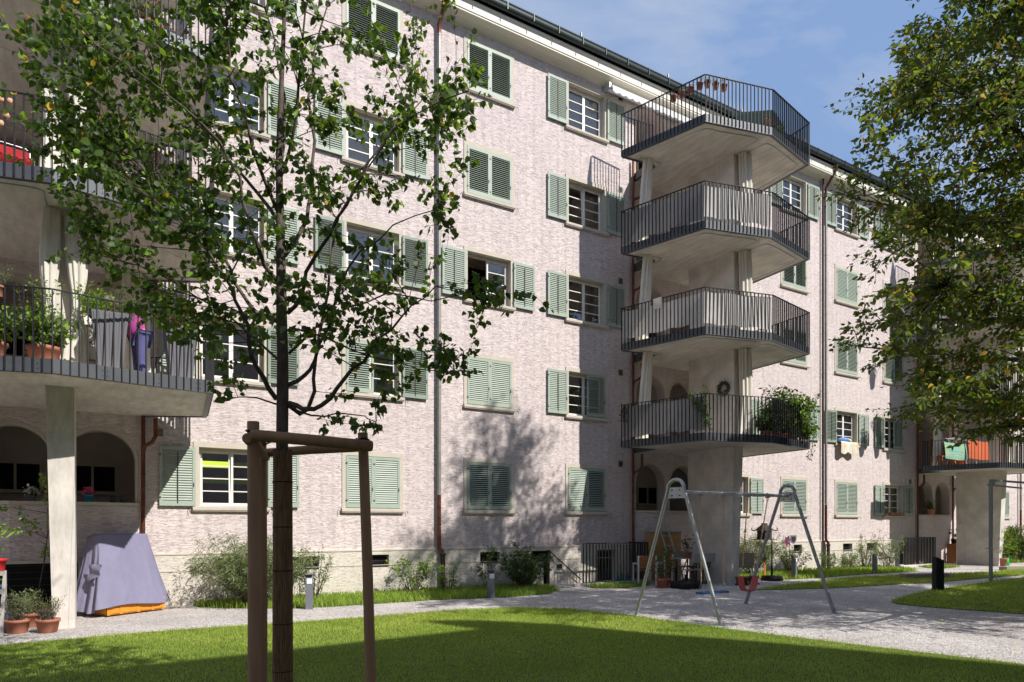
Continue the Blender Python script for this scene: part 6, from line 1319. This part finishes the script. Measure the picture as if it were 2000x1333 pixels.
# plants along the far balconies
for i, (px_, zk, m, lab) in enumerate(((1806,1,'grey_wood','pale square pot with a plant, left on the far second floor'),(1830,1,'white','white tub with a plant, middle of the far second floor'),(1858,1,'terracotta','small terracotta plant right on the far second floor'),(1850,2,'white','white pot at the corner of the far third floor'),(1955,2,'terracotta','plant behind the far third floor front rail'),(1960,3,'green_plastic','bushy plants on the far top floor'),(1880,1,'terracotta','flowering pots near the corner of the far second floor'))):
    p = far(px_, 700, -2.4 if i else -1.6); potted('balcony_plant', lab, (p.x, p.y, 4.02+zk*FH+.2), .2, .38, m, ph=.5, ps=.35, stems=22, size=.08, mats=('leaf','leaf_bright','flower_white'), w=(.5,.4,.1), asp=.6, seed=120+i, ln=10, cat='potted plant')
for i, px_ in enumerate((1876,1898)):
    p = far(px_, 729, -3.0); potted('hanging_pot', ('left','right')[i]+' terracotta pot of white flowers on the far second floor rail', (p.x, -3.0, 4.02+FH+1.05), .13, .2, 'terracotta', ph=.25, ps=.18, stems=14, size=.06, mats=('leaf_bright','flower_white'), w=(.5,.5), seed=130+i, ln=8, cat='flower pot')
T = tag(empty('closed_parasol', (Xf-2.9,-2.2,4.02+3*FH+.2)), 'closed dark striped parasol standing on the far top balcony', 'parasol'); q = MB(); q.tube([(0,0,0),(0,0,2.5)], .02, 8); q.build('pole', M['steel'], T); q = MB()
q.grid(lambda u, v: ((.03+.22*v)*(1+.22*math.sin(u*6.283*7))*math.cos(u*6.283), (.03+.22*v)*(1+.22*math.sin(u*6.283*7))*math.sin(u*6.283), 2.5-1.15*v), 56, 8); q.build('canopy', M['planter'], T)
# by the far column: potted shrub, watering can, crate
potted('potted_plant','terracotta pot with a spiky palm right of the far column',(32.95,-2.6,0),.2,.34,'terracotta',ph=1.3,ps=.6,stems=22,size=.3,mats=('leaf','leaf_bright'),w=(.6,.4),asp=.12,seed=140,ln=7,narrow=True,droop=.4,cat='potted plant')
T = tag(empty('watering_can', (33.5,-2.5,0)), 'green plastic watering can beside the far terracotta pot', 'watering can'); q = MB(); q.lathe([(0,0),(.15,0),(.16,.05),(.14,.3),(.08,.33),(0,.33)], n=18); q.build('body', M['green_plastic'], T); q = MB(); q.tube([(.1,0,.1),(.28,0,.25),(.36,0,.42)], [.03,.02,.015], 8); q.build('spout', M['green_plastic'], T); q = MB(); q.tube([(-.13,0,.1),(-.24,0,.25),(-.15,0,.42),(.0,0,.4),(.02,0,.32)], .014, 8); q.build('handle', M['green_plastic'], T)
T = tag(empty('wooden_crate', (33.35,-.55,0)), 'brown wooden crate standing on end left of the far column', 'crate'); q = MB(); [q.box(-.28+i*.15,-.16+i*.15,-.2,-.18,0,.9) for i in range(4)]; [q.box(-.28,.29,-.178,-.16,z,z+.08) for z in (.02,.4,.8)]; q.box(-.28,-.26,-.158,.2,0,.9); q.box(.27,.29,-.158,.2,0,.9); q.build('slats', M['brown_wood'], T)
potted('crate_plant','potted plant standing on the upright crate by the far column',(33.4,-.5,.9),.13,.2,'rubber',ph=.6,ps=.25,stems=10,size=.12,mats=('leaf_dark','leaf'),w=(.5,.5),asp=.4,seed=141,ln=7,cat='potted plant')
potted('sill_plant','terracotta pot with a leafy plant on the far loggia parapet',(31.9,-.2,2.2),.17,.25,'terracotta',ph=.4,ps=.35,stems=18,size=.09,mats=('leaf','leaf_dark'),w=(.5,.5),seed=142,ln=8,cat='potted plant')
